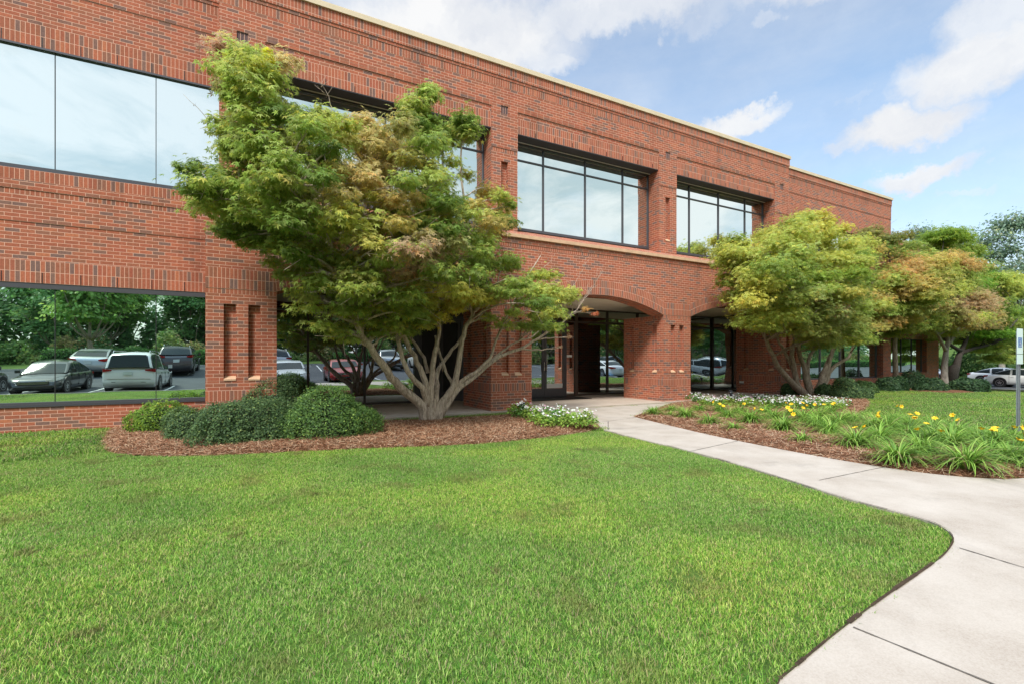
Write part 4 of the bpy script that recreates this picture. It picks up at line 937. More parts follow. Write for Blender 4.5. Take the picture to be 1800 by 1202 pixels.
# ------------------------------------------------------------------ clipped shrubs
def bush(ctr, rx, ry, h, cols, label, n, seed, leaf=.03, lump=.16, group=None, name='shrub', zb=0.0, tmpl=None, rot=0.0):
    rng = np.random.default_rng(seed); cols = [tuple(np.array(c_)*1.35) for c_ in cols]; d = rng.normal(size=(n, 3)); d[:, 2] = np.abs(d[:, 2])*.95-.12; d /= np.linalg.norm(d, axis=1, keepdims=True)
    s = seed*1.7; lob = 1+lump*(np.sin(d[:, 0]*4.3+s)*.5+np.sin(d[:, 1]*5.1+s*2)*.4+np.sin(d[:, 2]*6+s*3)*.4)+rng.normal(size=n)*.02; lob = lob+.06*np.sin(d[:, 0]*13+s)*np.sin(d[:, 1]*11+s*1.3)+np.where(rng.random(n) < .05, rng.random(n)*.11, 0)
    r = np.where(rng.random(n) < .8, 1-.08*rng.random(n), .55+.4*rng.random(n)); e = .82
    q = np.sign(d)*np.abs(d)**e; q /= np.maximum(np.linalg.norm(q, axis=1, keepdims=True), .9)
    p = q*(r*lob)[:, None]*np.array([rx, ry, h])
    ca, sa = math.cos(rot), math.sin(rot); p[:, :2] = np.stack([p[:, 0]*ca-p[:, 1]*sa, p[:, 0]*sa+p[:, 1]*ca], 1)
    p[:, 2] = np.maximum(p[:, 2]+h*.10, .02)
    nn = d*np.array([1, 1, 1.2])+rng.normal(size=(n, 3))*.55
    cc = np.array(cols)[rng.integers(len(cols), size=n)]*(1+rng.normal(size=(n, 1))*.22)
    new = (rng.random(n) < .10) & (d[:, 2] > -.1); cc[new] = cc[new]*np.array([2.1, 1.7, 1.4])
    me = scatter(tmpl or TO, p+np.array([0, 0, 0]), nn, leaf*(.7+.7*rng.random(n)), np.clip(cc, .004, .8), 'leaves', 'leaf', rng)
    root = empty(name, (ctr[0], ctr[1], zb), label, 'shrub', group)
    link('leaves', me, root, world=False)
    # woody inside that closes the gaps between the leaves
    m = MB(); 
    for k in range(16):
        a = rng.uniform(0, 6.28); u = rng.uniform(.25, .8); zt = h*rng.uniform(.5, .92)*(1-u*u*.5)
        m.tube([(rx*.12*math.cos(a), ry*.12*math.sin(a), 0), (rx*u*.5*math.cos(a), ry*u*.5*math.sin(a), zt*.5), (rx*u*math.cos(a), ry*u*math.sin(a), zt)], [.018, .012, .004], M['bark_mid'], 5, False)
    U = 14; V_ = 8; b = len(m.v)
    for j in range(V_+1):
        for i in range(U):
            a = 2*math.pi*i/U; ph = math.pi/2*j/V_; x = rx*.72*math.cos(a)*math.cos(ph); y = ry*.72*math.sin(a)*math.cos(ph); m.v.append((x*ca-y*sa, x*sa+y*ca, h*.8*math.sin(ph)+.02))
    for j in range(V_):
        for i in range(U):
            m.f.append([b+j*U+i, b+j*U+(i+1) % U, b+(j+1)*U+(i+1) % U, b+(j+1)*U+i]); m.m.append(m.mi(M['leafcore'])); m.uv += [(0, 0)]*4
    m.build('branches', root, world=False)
    return root
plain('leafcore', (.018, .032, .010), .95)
BG = [(.075, .135, .055), (.10, .17, .068), (.14, .22, .085), (.07, .13, .06)]
YB = [(.12, .22, .03), (.18, .30, .04), (.24, .36, .05), (.09, .17, .03)]
def g2(x, y, z=.05): return G(x, y, z)
c = g2(290, 756); bush((c.x, c.y+.0), .62, .42, .56, YB, 'small yellowish green shrub, leftmost on the mulch bed', 9000, 1, .034, rot=-.1)
c = g2(340, 768); bush((c.x, c.y), .48, .42, .50, BG, 'low dark green shrub between the yellowish shrub and the wide one', 8000, 2, .03)
c = g2(438, 772); bush((c.x, c.y), .82, .62, .66, BG, 'wide dark green shrub in front of the left brick pier', 20000, 3, .032, rot=.1)
c = g2(452, 752); bush((c.x+.25, c.y+.35), .70, .50, .78, BG, 'dark green shrub behind the two widest shrubs, touching the brick pier', 14000, 4, .032)
c = g2(578, 764); bush((c.x, c.y), .88, .66, .80, [(.08, .16, .045), (.115, .21, .055), (.16, .27, .07), (.09, .17, .06)], 'largest rounded green shrub, left of the big maple trunk', 23000, 5, .032, rot=-.15)
for i, (x, y, rx, h, lb) in enumerate(((1487, 702, .52, .64, 'glossy dark rounded shrub, largest beside the yellow-green maple trunk'), (1450, 698, .36, .45, 'dark shrub half hidden behind the stems of the yellow-green maple'), (1518, 700, .28, .42, 'small round shrub at the lawn edge right of the glossy one'),
                                      (1389, 697, .33, .48, 'dark shrub left of the yellow-green maple stems by the brick pier'), (1522, 690, .5, .42, 'pale green low shrub against the brick wall of the far wing'))):
    c = G(x, y, 0); bush((c.x, min(c.y, 11.1)), rx, rx*.8, h, BG if i != 4 else [(.06, .12, .04), (.09, .16, .05)], lb, 7000, 20+i, .055)
for i, (x, y, rx, h, lb) in enumerate(((1566, 688, .66, .56, 'spreading shrub, leftmost on the far shrub bed'), (1602, 684, .80, .68, 'tall spreading shrub below the rusty maple, back row'), (1637, 689, .64, .50, 'spreading shrub just left of the straight pale trunk'),
                                      (1645, 672, .85, .62, 'spreading shrub near the far brick pier'), (1702, 688, .75, .56, 'spreading shrub right of the straight pale trunk'), (1700, 674, .95, .66, 'spreading shrub at the foot of the black-limbed maple'), (1652, 680, .62, .5, 'spreading shrub between the pale trunk and the black trunk'))):
    c = G(x, y, -.05); zb = float(H(c.x, c.y)); bush((c.x, c.y), rx, rx*.8, h, [(.04, .085, .04), (.06, .12, .05), (.05, .10, .045)], lb, 6000, 40+i, .08, lump=.2, zb=zb)

# ------------------------------------------------------------------ daylily clumps
def lily_mesh(seed, n=70, hgt=.42):
    rng = np.random.default_rng(seed); V = []; F = []; K = []
    for i in range(n):
        a = rng.uniform(0, 2*math.pi); ln = hgt*rng.uniform(.75, 1.35); w = rng.uniform(.0038, .0075); el = rng.uniform(.75, 1.45); bend = rng.uniform(1.3, 2.6)
        r0 = rng.uniform(0, .05); x, z = r0, 0; th = el; col = np.array(((.20, .38, .05), (.27, .46, .07), (.13, .27, .035), (.36, .52, .10))[rng.integers(4)])*rng.uniform(.8, 1.2)
        if rng.random() < .05: col = np.array((.42, .33, .16))
        b = len(V); seg = 6; tw = rng.normal()*.3
        for k in range(seg+1):
            ww = w*(1-(k/seg)**2.5)+.0006; aa = a+tw*k/seg; cx, sx = math.cos(aa), math.sin(aa)
            V.append((x*cx-ww*sx, x*sx+ww*cx, z)); V.append((x*cx+ww*sx, x*sx-ww*cx, z)); K += [col*(.75+.35*k/seg)]*2 if False else [col]*2
            x += ln/seg*math.cos(th); z = max(z+ln/seg*math.sin(th), .01); th -= bend/seg
        for k in range(seg): F.append((b+2*k, b+2*k+1, b+2*k+3, b+2*k+2))
    return np_mesh('leaves', np.array(V), np.array(F), [M['blade']], np.array(K))
LM = [lily_mesh(100+i, 260, h) for i, h in enumerate((.38, .42, .35, .43))]+[lily_mesh(110, 90, .30)]
def flower_mesh(seed, col=(.90, .60, .02)):
    rng = np.random.default_rng(seed); m = MB()
    for i in range(6):
        a = i*math.pi/3; w = .016 if i % 2 else .021; ca, sa = math.cos(a), math.sin(a); P = []
        for r, z, ww in ((.004, 0, .006), (.028, .028, w), (.052, .036, w*.8), (.064, .026, .003)):
            P.append(((r*ca-ww*sa, r*sa+ww*ca, z), (r*ca+ww*sa, r*sa-ww*ca, z)))
        for k in range(3): m.face([P[k][1], P[k+1][1], P[k+1][0], P[k][0]], M['petal_yellow'])
    return m
plain('petal_yellow', (.90, .55, .015), .6); plain('petal_orange', (.85, .30, .04), .6); plain('petal_white', (.85, .86, .84), .6); plain('petal_pink', (.72, .38, .48), .6); plain('stemgreen', (.10, .2, .04), .7)
fm = flower_mesh(1).build('flower_tmp').data; bpy.data.objects.remove(bpy.data.objects['flower_tmp']); fm.name = 'flower'
def lily(x, y, s, k, flowers=0, label=None, z=.07):
    g = G(x, y, z); seed = int(x*7+y)
    rng = np.random.default_rng(seed)
    r = empty('daylily', (g.x, g.y, float(H(g.x, g.y))+.05), label or ('arching green daylily clump with yellow blooms in the curved bed' if flowers else 'arching green daylily clump without blooms in the curved bed'), 'daylily',
              'daylilies with yellow blooms' if flowers else 'daylilies without blooms', rng.uniform(0, 6.28))
    o = link('leaves', LM[k], r, world=False); o.scale = (s, s, s)
    for i in range(flowers+(1 if flowers else 0)):
        a = rng.uniform(0, 6.28); rr = rng.uniform(.02, .22)*s; h = rng.uniform(.26, .38)*s
        st = MB(); st.tube([(0, 0, 0), (rr*.4*math.cos(a), rr*.4*math.sin(a), h*.6), (rr*math.cos(a), rr*math.sin(a), h)], [.004, .0035, .003], M['stemgreen'], 5, False)
        so_ = st.build('stalk', r, world=False)
        f = link('flower', fm, so_, world=False); f.location = (rr*math.cos(a), rr*math.sin(a), h); f.rotation_euler = (rng.normal()*.5+.3, rng.normal()*.5, rng.uniform(0, 6)); f.scale = (.66,)*3
rl = random.Random(3)
front = [(1148, 727, .85, 0, 0), (1176, 729, .7, 4, 0), (1205, 733, .95, 1, 0), (1247, 744, .9, 2, 0), (1290, 754, .95, 4, 0), (1280, 734, .9, 0, 1), (1320, 743, 1.1, 1, 1), (1375, 756, 1.15, 2, 2), (1412, 775, 1.0, 4, 0), (1360, 737, 1.0, 0, 0), (1440, 752, 1.1, 1, 0), (1415, 742, 1.1, 3, 2),
         (1460, 762, 1.1, 0, 0), (1505, 784, 1.1, 3, 1), (1545, 776, 1.15, 0, 0), (1475, 746, 1.1, 2, 0), (1535, 755, 1.1, 1, 1), (1578, 810, 1.15, 2, 0), (1560, 760, 1.1, 3, 0), (1622, 798, 1.1, 1, 1), (1597, 768, 1.05, 0, 3), (1640, 778, 1.1, 2, 1), (1700, 822, 1.15, 3, 0), (1738, 802, 1.05, 0, 2),
         (1672, 785, 1.15, 1, 0), (1776, 812, 1.05, 2, 1), (1680, 768, 1.05, 3, 1), (1806, 796, 1.0, 0, 2), (1720, 778, 1.1, 2, 0), (1600, 752, 1.0, 1, 0), (1570, 742, .95, 0, 1), (1640, 762, 1.0, 3, 0), (1230, 722, .85, 2, 0), (1300, 728, .9, 3, 1), (1345, 726, .9, 2, 0), (1395, 731, .95, 0, 2), (1440, 736, 1.0, 3, 1),
         (1180, 722, .75, 0, 0), (1265, 724, .8, 1, 1), (1750, 784, 1.1, 1, 0), (1850, 822, 1.1, 3, 0), (1890, 812, 1.1, 1, 1), (1500, 742, 1.0, 3, 0), (1460, 728, .9, 1, 1), (1780, 783, 1.0, 3, 1)]
front.sort()
def ordn(n): return '%d%s' % (n, 'th' if 10 < n % 100 < 14 else {1: 'st', 2: 'nd', 3: 'rd'}.get(n % 10, 'th'))
for i, f in enumerate(front):
    bl_ = ('without blooms', 'with two yellow blooms', 'with three yellow blooms', 'with four yellow blooms')[f[4]]; sz_ = 'small' if f[3] == 4 else ('large' if f[2] > 1.07 else 'green')
    lily(*f, label='%s daylily clump %s, %s clump from the left in the curved bed' % (sz_, bl_, ordn(i+1)))

# ------------------------------------------------------------------ low white flowers (ground cover)
def bedding(name, label, pts, seed, h=.24, per=150, white=.1, pink=.15):
    rng = np.random.default_rng(seed); C = []; NN = []; K = []; FC = []; FK = []
    for (x, y, r) in pts:
        n = int(per*(r/.2)); a = rng.uniform(0, 6.28, n); rr = r*np.sqrt(rng.random(n)); z = h*(.35+.65*rng.random(n))*(1-.5*(rr/r)**2)
        C.append(np.stack([x+rr*np.cos(a), y+rr*np.sin(a), z+.05], 1)); NN.append(np.stack([np.cos(a)*.5, np.sin(a)*.5, np.full(n, .8)], 1)+rng.normal(size=(n, 3))*.35)
        K.append(jitter((.12, .27, .05) if rng.random() < (.6 if h < .3 else .25) else (.32, .48, .09), n, .25, rng))
        k = max(1, rng.poisson(n*white)); a = rng.uniform(0, 6.28, k); rr = r*np.sqrt(rng.random(k))
        FC.append(np.stack([x+rr*np.cos(a), y+rr*np.sin(a), h*(.85+.35*rng.random(k))*(1-.3*(rr/r)**2)+.05], 1))
        c = np.tile((.86, .87, .84), (k, 1)); c[rng.random(k) < pink] = (.72, .42, .52); FK.append(c)
    me = scatter(TO, np.concatenate(C), np.concatenate(NN), .06, np.concatenate(K), name, 'leaf', rng)
    FCc = np.concatenate(FC); nf = len(FCc)
    T = [(0, 0, .004)]+[(.5*math.cos(i*math.pi/5)*(1 if i % 2 == 0 else .55), .5*math.sin(i*math.pi/5)*(1 if i % 2 == 0 else .55), 0) for i in range(10)]
    Fq = [(0, 1+(2*i-1) % 10, 1+2*i, 1+(2*i+1) % 10) for i in range(5)]
    fme = scatter((np.array(T), np.array(Fq)), FCc, np.tile((0, -.35, 1), (nf, 1))+rng.normal(size=(nf, 3))*.35, .055, np.concatenate(FK), 'blossoms', 'petal', rng)
    o = link(name, me); prop(o, label, 'flowers', kind='stuff'); link('blossoms', fme, o, world=False)
    return o
pts = []
r_ = np.random.default_rng(3)
for i in range(60):
    t = r_.random(); x = 1196+t*285; y = 706+t*11+r_.uniform(-6, 9)*(1 if t < .9 else .6); g = G(x, y, .05); pts.append((g.x, g.y, r_.uniform(.18, .3)))
bedding('bedding_flowers', 'band of low white flowers behind the daylilies in the curved bed', pts, 5, .26, 110, .13)
pts = []
for (x, y, r) in ((905, 733, .14), (918, 736, .16), (935, 739, .18), (955, 742, .2), (975, 748, .22), (960, 752, .18), (990, 748, .2), (1005, 752, .18), (1022, 750, .16), (1036, 752, .13), (945, 745, .15), (985, 740, .15), (925, 730, .12)):
    g = G(x, y, .05); pts.append((g.x, g.y, r))
bedding('bedding_flowers', 'clump of white flowers on light green foliage by the middle brick pier', [(a_, b_, c_*1.35) for a_, b_, c_ in pts], 6, .34, 230, .06, .12)

# ------------------------------------------------------------------ pine straw and grass
def straw(name, poly, n, seed, hfun, ln=.085, w=.0022, label='loose brown pine needles covering the mulch bed'):
    rng = np.random.default_rng(seed); xs_ = [p[0] for p in poly]; ys_ = [p[1] for p in poly]
    P = np.stack([rng.uniform(min(xs_), max(xs_), n*3), rng.uniform(min(ys_), max(ys_), n*3)], 1)
    P = P[inpoly(P[:, 0], P[:, 1], poly)][:n]; n = len(P); d = edist(P[:, 0], P[:, 1], poly)
    z = H(P[:, 0], P[:, 1])+.006+hfun(d)+rng.random(n)*.02
    a = rng.uniform(0, 6.28, n); L_ = ln*(.5+rng.random(n)); dz = rng.normal(size=n)*.015
    dx, dy = np.cos(a)*L_/2, np.sin(a)*L_/2; wx, wy = -np.sin(a)*w, np.cos(a)*w
    V = np.stack([np.stack([P[:, 0]-dx-wx, P[:, 1]-dy-wy, z-dz], 1), np.stack([P[:, 0]+dx-wx, P[:, 1]+dy-wy, z+dz], 1), np.stack([P[:, 0]+dx+wx, P[:, 1]+dy+wy, z+dz+.002], 1), np.stack([P[:, 0]-dx+wx, P[:, 1]-dy+wy, z-dz+.002], 1)], 1).reshape(-1, 3)
    F = np.arange(n*4).reshape(-1, 4)
    pal = np.array([(.40, .20, .11), (.28, .12, .06), (.52, .32, .19), (.16, .07, .035), (.34, .17, .10), (.58, .42, .28)])
    K = np.repeat(pal[rng.integers(6, size=n)]*(1+rng.normal(size=(n, 1))*.15), 4, axis=0)
    return prop(link(name, np_mesh(name, V, F, [M['needle']], np.clip(K, .01, .8))), label, 'pine straw', kind='stuff')
straw('pine_straw', bedA, 75000, 1, lambda d: .08*(1-np.exp(-d*4)))
straw('pine_straw', [p for p in bedB], 90000, 2, lambda d: .08*(1-np.exp(-d*4)), label='loose brown pine needles under the daylilies')

def tuft_mesh(seed, n, rad, hmin, hmax, w):
    rng = np.random.default_rng(seed); V = []; F = []; K = []
    pal = np.array([(.12, .31, .035), (.20, .43, .055), (.31, .53, .085), (.05, .15, .018), (.46, .60, .16)])
    for i in range(n):
        a = rng.uniform(0, 6.28); r = rad*math.sqrt(rng.random()); x, y = r*math.cos(a), r*math.sin(a); h = rng.uniform(hmin, hmax); b = rng.uniform(0, 6.28); lean = rng.uniform(.2, 1.35)*h
        dx, dy = math.cos(b), math.sin(b); ww = w*rng.uniform(.6, 1.2); c = pal[rng.integers(5)]*rng.uniform(.8, 1.2); s = rng.random()
        if s < .17: c = np.array((.50, .43, .23))*rng.uniform(.7, 1.1)
        q = len(V); px, py = -dy*ww, dx*ww
        V += [(x-px, y-py, 0), (x+px, y+py, 0), (x+dx*lean*.35+px*.8, y+dy*lean*.35+py*.8, h*.6), (x+dx*lean*.35-px*.8, y+dy*lean*.35-py*.8, h*.6), (x+dx*lean, y+dy*lean, h)]
        F += [(q, q+1, q+2, q+3), (q+3, q+2, q+4, q+4)]; K += [c]*5
    F4 = [f for f in F]
    me = bpy.data.meshes.new('tuft'); me.from_pydata(V, [], [f[:3] if f[2] == f[3] else f for f in F4]); me.materials.append(M['grass'])
    a = me.color_attributes.new('Col', 'FLOAT_COLOR', 'POINT'); c4 = np.ones((len(V), 4), np.float32); c4[:, :3] = np.array(K); a.data.foreach_set('color', c4.ravel())
    return me
# grass blades: own colour, with dry and worn patches of the lawn itself
m_, n, l, p = newmat('grass'); M['grass'] = m_
a = n.new('ShaderNodeAttribute'); a.attribute_name = 'Col'; g = n.new('ShaderNodeNewGeometry')
def patch(scale, lo, hi, det=4, seed=0.0):
    mp = n.new('ShaderNodeMapping'); mp.inputs['Location'].default_value = (seed, seed, 0); mp.inputs['Scale'].default_value = (1, 1, .01); l.new(g.outputs['Position'], mp.inputs[0])
    z = n.new('ShaderNodeTexNoise'); z.inputs['Scale'].default_value = scale; z.inputs['Detail'].default_value = det; l.new(mp.outputs[0], z.inputs['Vector'])
    r = n.new('ShaderNodeMapRange'); r.interpolation_type = 'SMOOTHSTEP'; r.inputs['From Min'].default_value = lo; r.inputs['From Max'].default_value = hi; l.new(z.outputs['Fac'], r.inputs['Value']); return r.outputs[0]
def mixn(f, A, Bc, bt='MIX'):
    x = n.new('ShaderNodeMix'); x.data_type = 'RGBA'; x.blend_type = bt
    if isinstance(f, (int, float)): x.inputs['Factor'].default_value = f
    else: l.new(f, x.inputs['Factor'])
    l.new(A, x.inputs['A'])
    if isinstance(Bc, tuple): x.inputs['B'].default_value = (*Bc, 1)
    else: l.new(Bc, x.inputs['B'])
    return x.outputs['Result']
c1 = mixn(patch(.55, .42, .68, 3, 4.0), a.outputs['Color'], (1.30, 1.16, .95), 'MULTIPLY')
sc = n.new('ShaderNodeMath'); sc.operation = 'MULTIPLY'; sc.inputs[1].default_value = .5; l.new(patch(2.0, .52, .70, 9, 1.3), sc.inputs[0])
c2 = mixn(sc.outputs[0], c1, (.27, .23, .085))
sc2 = n.new('ShaderNodeMath'); sc2.operation = 'MULTIPLY'; sc2.inputs[1].default_value = .7; l.new(patch(3.2, .62, .74, 8, 9.1), sc2.inputs[0])
sc3 = n.new('ShaderNodeMath'); sc3.operation = 'MULTIPLY'; sc3.inputs[1].default_value = .5; l.new(patch(.8, .5, .66, 5, 21.7), sc3.inputs[0])
c2 = mixn(sc3.outputs[0], c2, (.62, .74, .6), 'MULTIPLY')
c3 = mixn(sc2.outputs[0], c2, (.15, .09, .05))
l.new(c3, p.inputs['Base Color']); p.inputs['Roughness'].default_value = .5; p.inputs['Specular IOR Level'].default_value = .3
t = n.new('ShaderNodeBsdfTranslucent'); l.new(c3, t.inputs['Color']); x = n.new('ShaderNodeMixShader'); x.inputs[0].default_value = .35
l.new(p.outputs[0], x.inputs[1]); l.new(t.outputs[0], x.inputs[2]); l.new(x.outputs[0], n['Material Output'].inputs['Surface'])

tcol = bpy.data.collections.new('grass_tufts')
for i in range(5):
    o = bpy.data.objects.new('tuft', tuft_mesh(200+i, 36, .062, .011, .028, .0018)); tcol.objects.link(o)
tcol2 = bpy.data.collections.new('grass_tufts_far')
for i in range(4):
    o = bpy.data.objects.new('tuft', tuft_mesh(230+i, 40, .13, .02, .048, .0040)); tcol2.objects.link(o)
def grass(name, pts, label, coll, smin, smax):
    me = bpy.data.meshes.new(name); me.vertices.add(len(pts)); me.vertices.foreach_set('co', pts.astype(np.float32).ravel()); me.update()
    o = bpy.data.objects.new(name, me); COL.objects.link(o); prop(o, label, 'grass', kind='stuff')
    ng = bpy.data.node_groups.new('scatter', 'GeometryNodeTree')
    ng.interface.new_socket('Geometry', in_out='INPUT', socket_type='NodeSocketGeometry'); ng.interface.new_socket('Geometry', in_out='OUTPUT', socket_type='NodeSocketGeometry')
    N_ = ng.nodes; L_ = ng.links; gi = N_.new('NodeGroupInput'); go = N_.new('NodeGroupOutput')
    ip = N_.new('GeometryNodeInstanceOnPoints'); ci = N_.new('GeometryNodeCollectionInfo'); ci.inputs['Collection'].default_value = coll; ci.inputs['Separate Children'].default_value = True; ci.inputs['Reset Children'].default_value = True
    ip.inputs['Pick Instance'].default_value = True
    rv = N_.new('FunctionNodeRandomValue'); rv.data_type = 'FLOAT_VECTOR'; rv.inputs['Min'].default_value = (-.12, -.12, 0); rv.inputs['Max'].default_value = (.12, .12, 6.283)
    rs = N_.new('FunctionNodeRandomValue'); rs.data_type = 'FLOAT'
    fl = [s for s in rs.inputs if s.name in ('Min', 'Max') and s.type == 'VALUE' and s.enabled]
    fl[0].default_value = smin; fl[1].default_value = smax
    ri = N_.new('FunctionNodeRandomValue'); ri.data_type = 'INT'
    il = [s for s in ri.inputs if s.name in ('Min', 'Max') and s.type == 'INT']; il[0].default_value = 0; il[1].default_value = 50
    L_.new(gi.outputs[0], ip.inputs['Points']); L_.new(ci.outputs[0], ip.inputs['Instance'])
    L_.new([s for s in rv.outputs if s.type == 'VECTOR'][0], ip.inputs['Rotation']); L_.new([s for s in rs.outputs if s.type == 'VALUE'][0], ip.inputs['Scale'])
    L_.new([s for s in ri.outputs if s.type == 'INT'][0], ip.inputs['Instance Index']); L_.new(ip.outputs[0], go.inputs[0])
    md = o.modifiers.new('scatter', 'NODES'); md.node_group = ng
    return o
blocked = [bedA, [p for p in walk_poly], bedB, bedC]
def lawn_pts(n, x0, x1, y0, y1, seed, margin=.012):
    rng = np.random.default_rng(seed); P = np.stack([rng.uniform(x0, x1, n), rng.uniform(y0, y1, n)], 1)
    ok = np.ones(n, bool)
    for b in blocked: ok &= ~inpoly(P[:, 0], P[:, 1], b)
    ok &= ~((P[:, 1] > 10.42) & (P[:, 0] > -.95) & (P[:, 0] < 17.95)); ok &= ~((P[:, 1] > 11.70) & (P[:, 0] < 27.2)); ok &= ~((P[:, 1] > 15.45) & (P[:, 0] < 42.8))
    P = P[ok]
    return np.column_stack([P, H(P[:, 0], P[:, 1])-.003])
near = lawn_pts(150000, -7.5, 8.2, -1.2, 11.7, 1)
dzz = near[:, 0]*.4686+near[:, 1]*.8834; k = np.hypot(near[:, 0], near[:, 1])
keep = RNG.random(len(near)) < np.clip(7.0/np.maximum(k, 1), .30, 1); nearA = near[keep & (k < 9)]; 
grass('lawn_grass', nearA, 'mown green lawn in the foreground with dry patches', tcol, .8, 1.25)
far = np.concatenate([near[(k >= 9)][::4], lawn_pts(26000, 8.2, 30, .3, 15.4, 2), lawn_pts(5000, -16, -7.5, -1.4, 11.7, 3), lawn_pts(9000, 30, 44.6, -1.2, 15.4, 4)])
grass('lawn_grass', far, 'sunny green lawn right of the daylilies and along the building', tcol2, .8, 1.2)

# ------------------------------------------------------------------ cars
def paint(name, c, metal=.0):
    plain(name, c, .28, metal, spec=.6, coat=1.0)
for nm_, c_, mt_ in (('p_white', (.72, .73, .72), 0), ('p_black', (.03, .034, .038), .35), ('p_silver', (.42, .44, .45), .6), ('p_red', (.42, .02, .015), .1), ('p_dark', (.05, .045, .055), .3), ('p_grey', (.16, .17, .18), .5)): paint(nm_, c_, mt_)
plain('carglass', (.03, .04, .042), .10, 0, spec=.22); plain('rubber', (.02, .02, .02), .85); plain('rim', (.55, .56, .58), .28, .9); plain('redlamp', (.42, .012, .012), .15, 0, coat=1); plain('lamp', (.75, .78, .8), .1, .3, coat=1); plain('plate', (.62, .66, .66), .5)
KINDS = {  # length, width, height, ground clearance, list of (s, hood/roof heights): body top (belt) and roof profile along the length, s=0 front
 'sedan': dict(L=4.75, W=1.84, belt=[(0, .42), (.03, .66), (.1, .76), (.28, .93), (.5, .95), (.8, 1.0), (.93, 1.02), (.985, .90), (1, .55)], roof=[(.25, .92), (.40, 1.36), (.52, 1.45), (.66, 1.43), (.78, 1.26), (.90, 1.01)], wf=.19, wr=.79, r=.335),
 'van': dict(L=5.05, W=1.98, belt=[(0, .42), (.02, .70), (.08, .86), (.2, 1.02), (.5, 1.06), (.9, 1.12), (.985, 1.12), (1, .55)], roof=[(.16, 1.0), (.32, 1.58), (.42, 1.70), (.7, 1.76), (.9, 1.72), (.955, 1.64), (.99, 1.14)], wf=.18, wr=.79, r=.345),
 'suv': dict(L=4.65, W=1.86, belt=[(0, .48), (.02, .80), (.08, .95), (.25, 1.05), (.5, 1.08), (.9, 1.12), (.985, 1.1), (1, .6)], roof=[(.23, 1.04), (.36, 1.55), (.48, 1.66), (.75, 1.66), (.9, 1.58), (.985, 1.13)], wf=.19, wr=.79, r=.36),
 'pickup': dict(L=5.4, W=1.9, belt=[(0, .5), (.02, .85), (.08, .98), (.25, 1.08), (.5, 1.1), (.62, 1.1), (.9, 1.1), (.985, 1.1), (1, .6)], roof=[(.24, 1.06), (.34, 1.62), (.42, 1.74), (.58, 1.74), (.63, 1.7), (.66, 1.12)], wf=.17, wr=.80, r=.38),
}
def plan(kind, s):
    if s < .5: return 1-(.30 if kind == 'sedan' else .2)*(max(0, .10-s)/.10)**2
    e = 1-s; return 1-({'sedan': .2, 'van': .07}.get(kind, .10))*(max(0, .07-e)/.07)**2
def interp(P, s): return float(np.interp(s, [a for a, b in P], [b for a, b in P]))
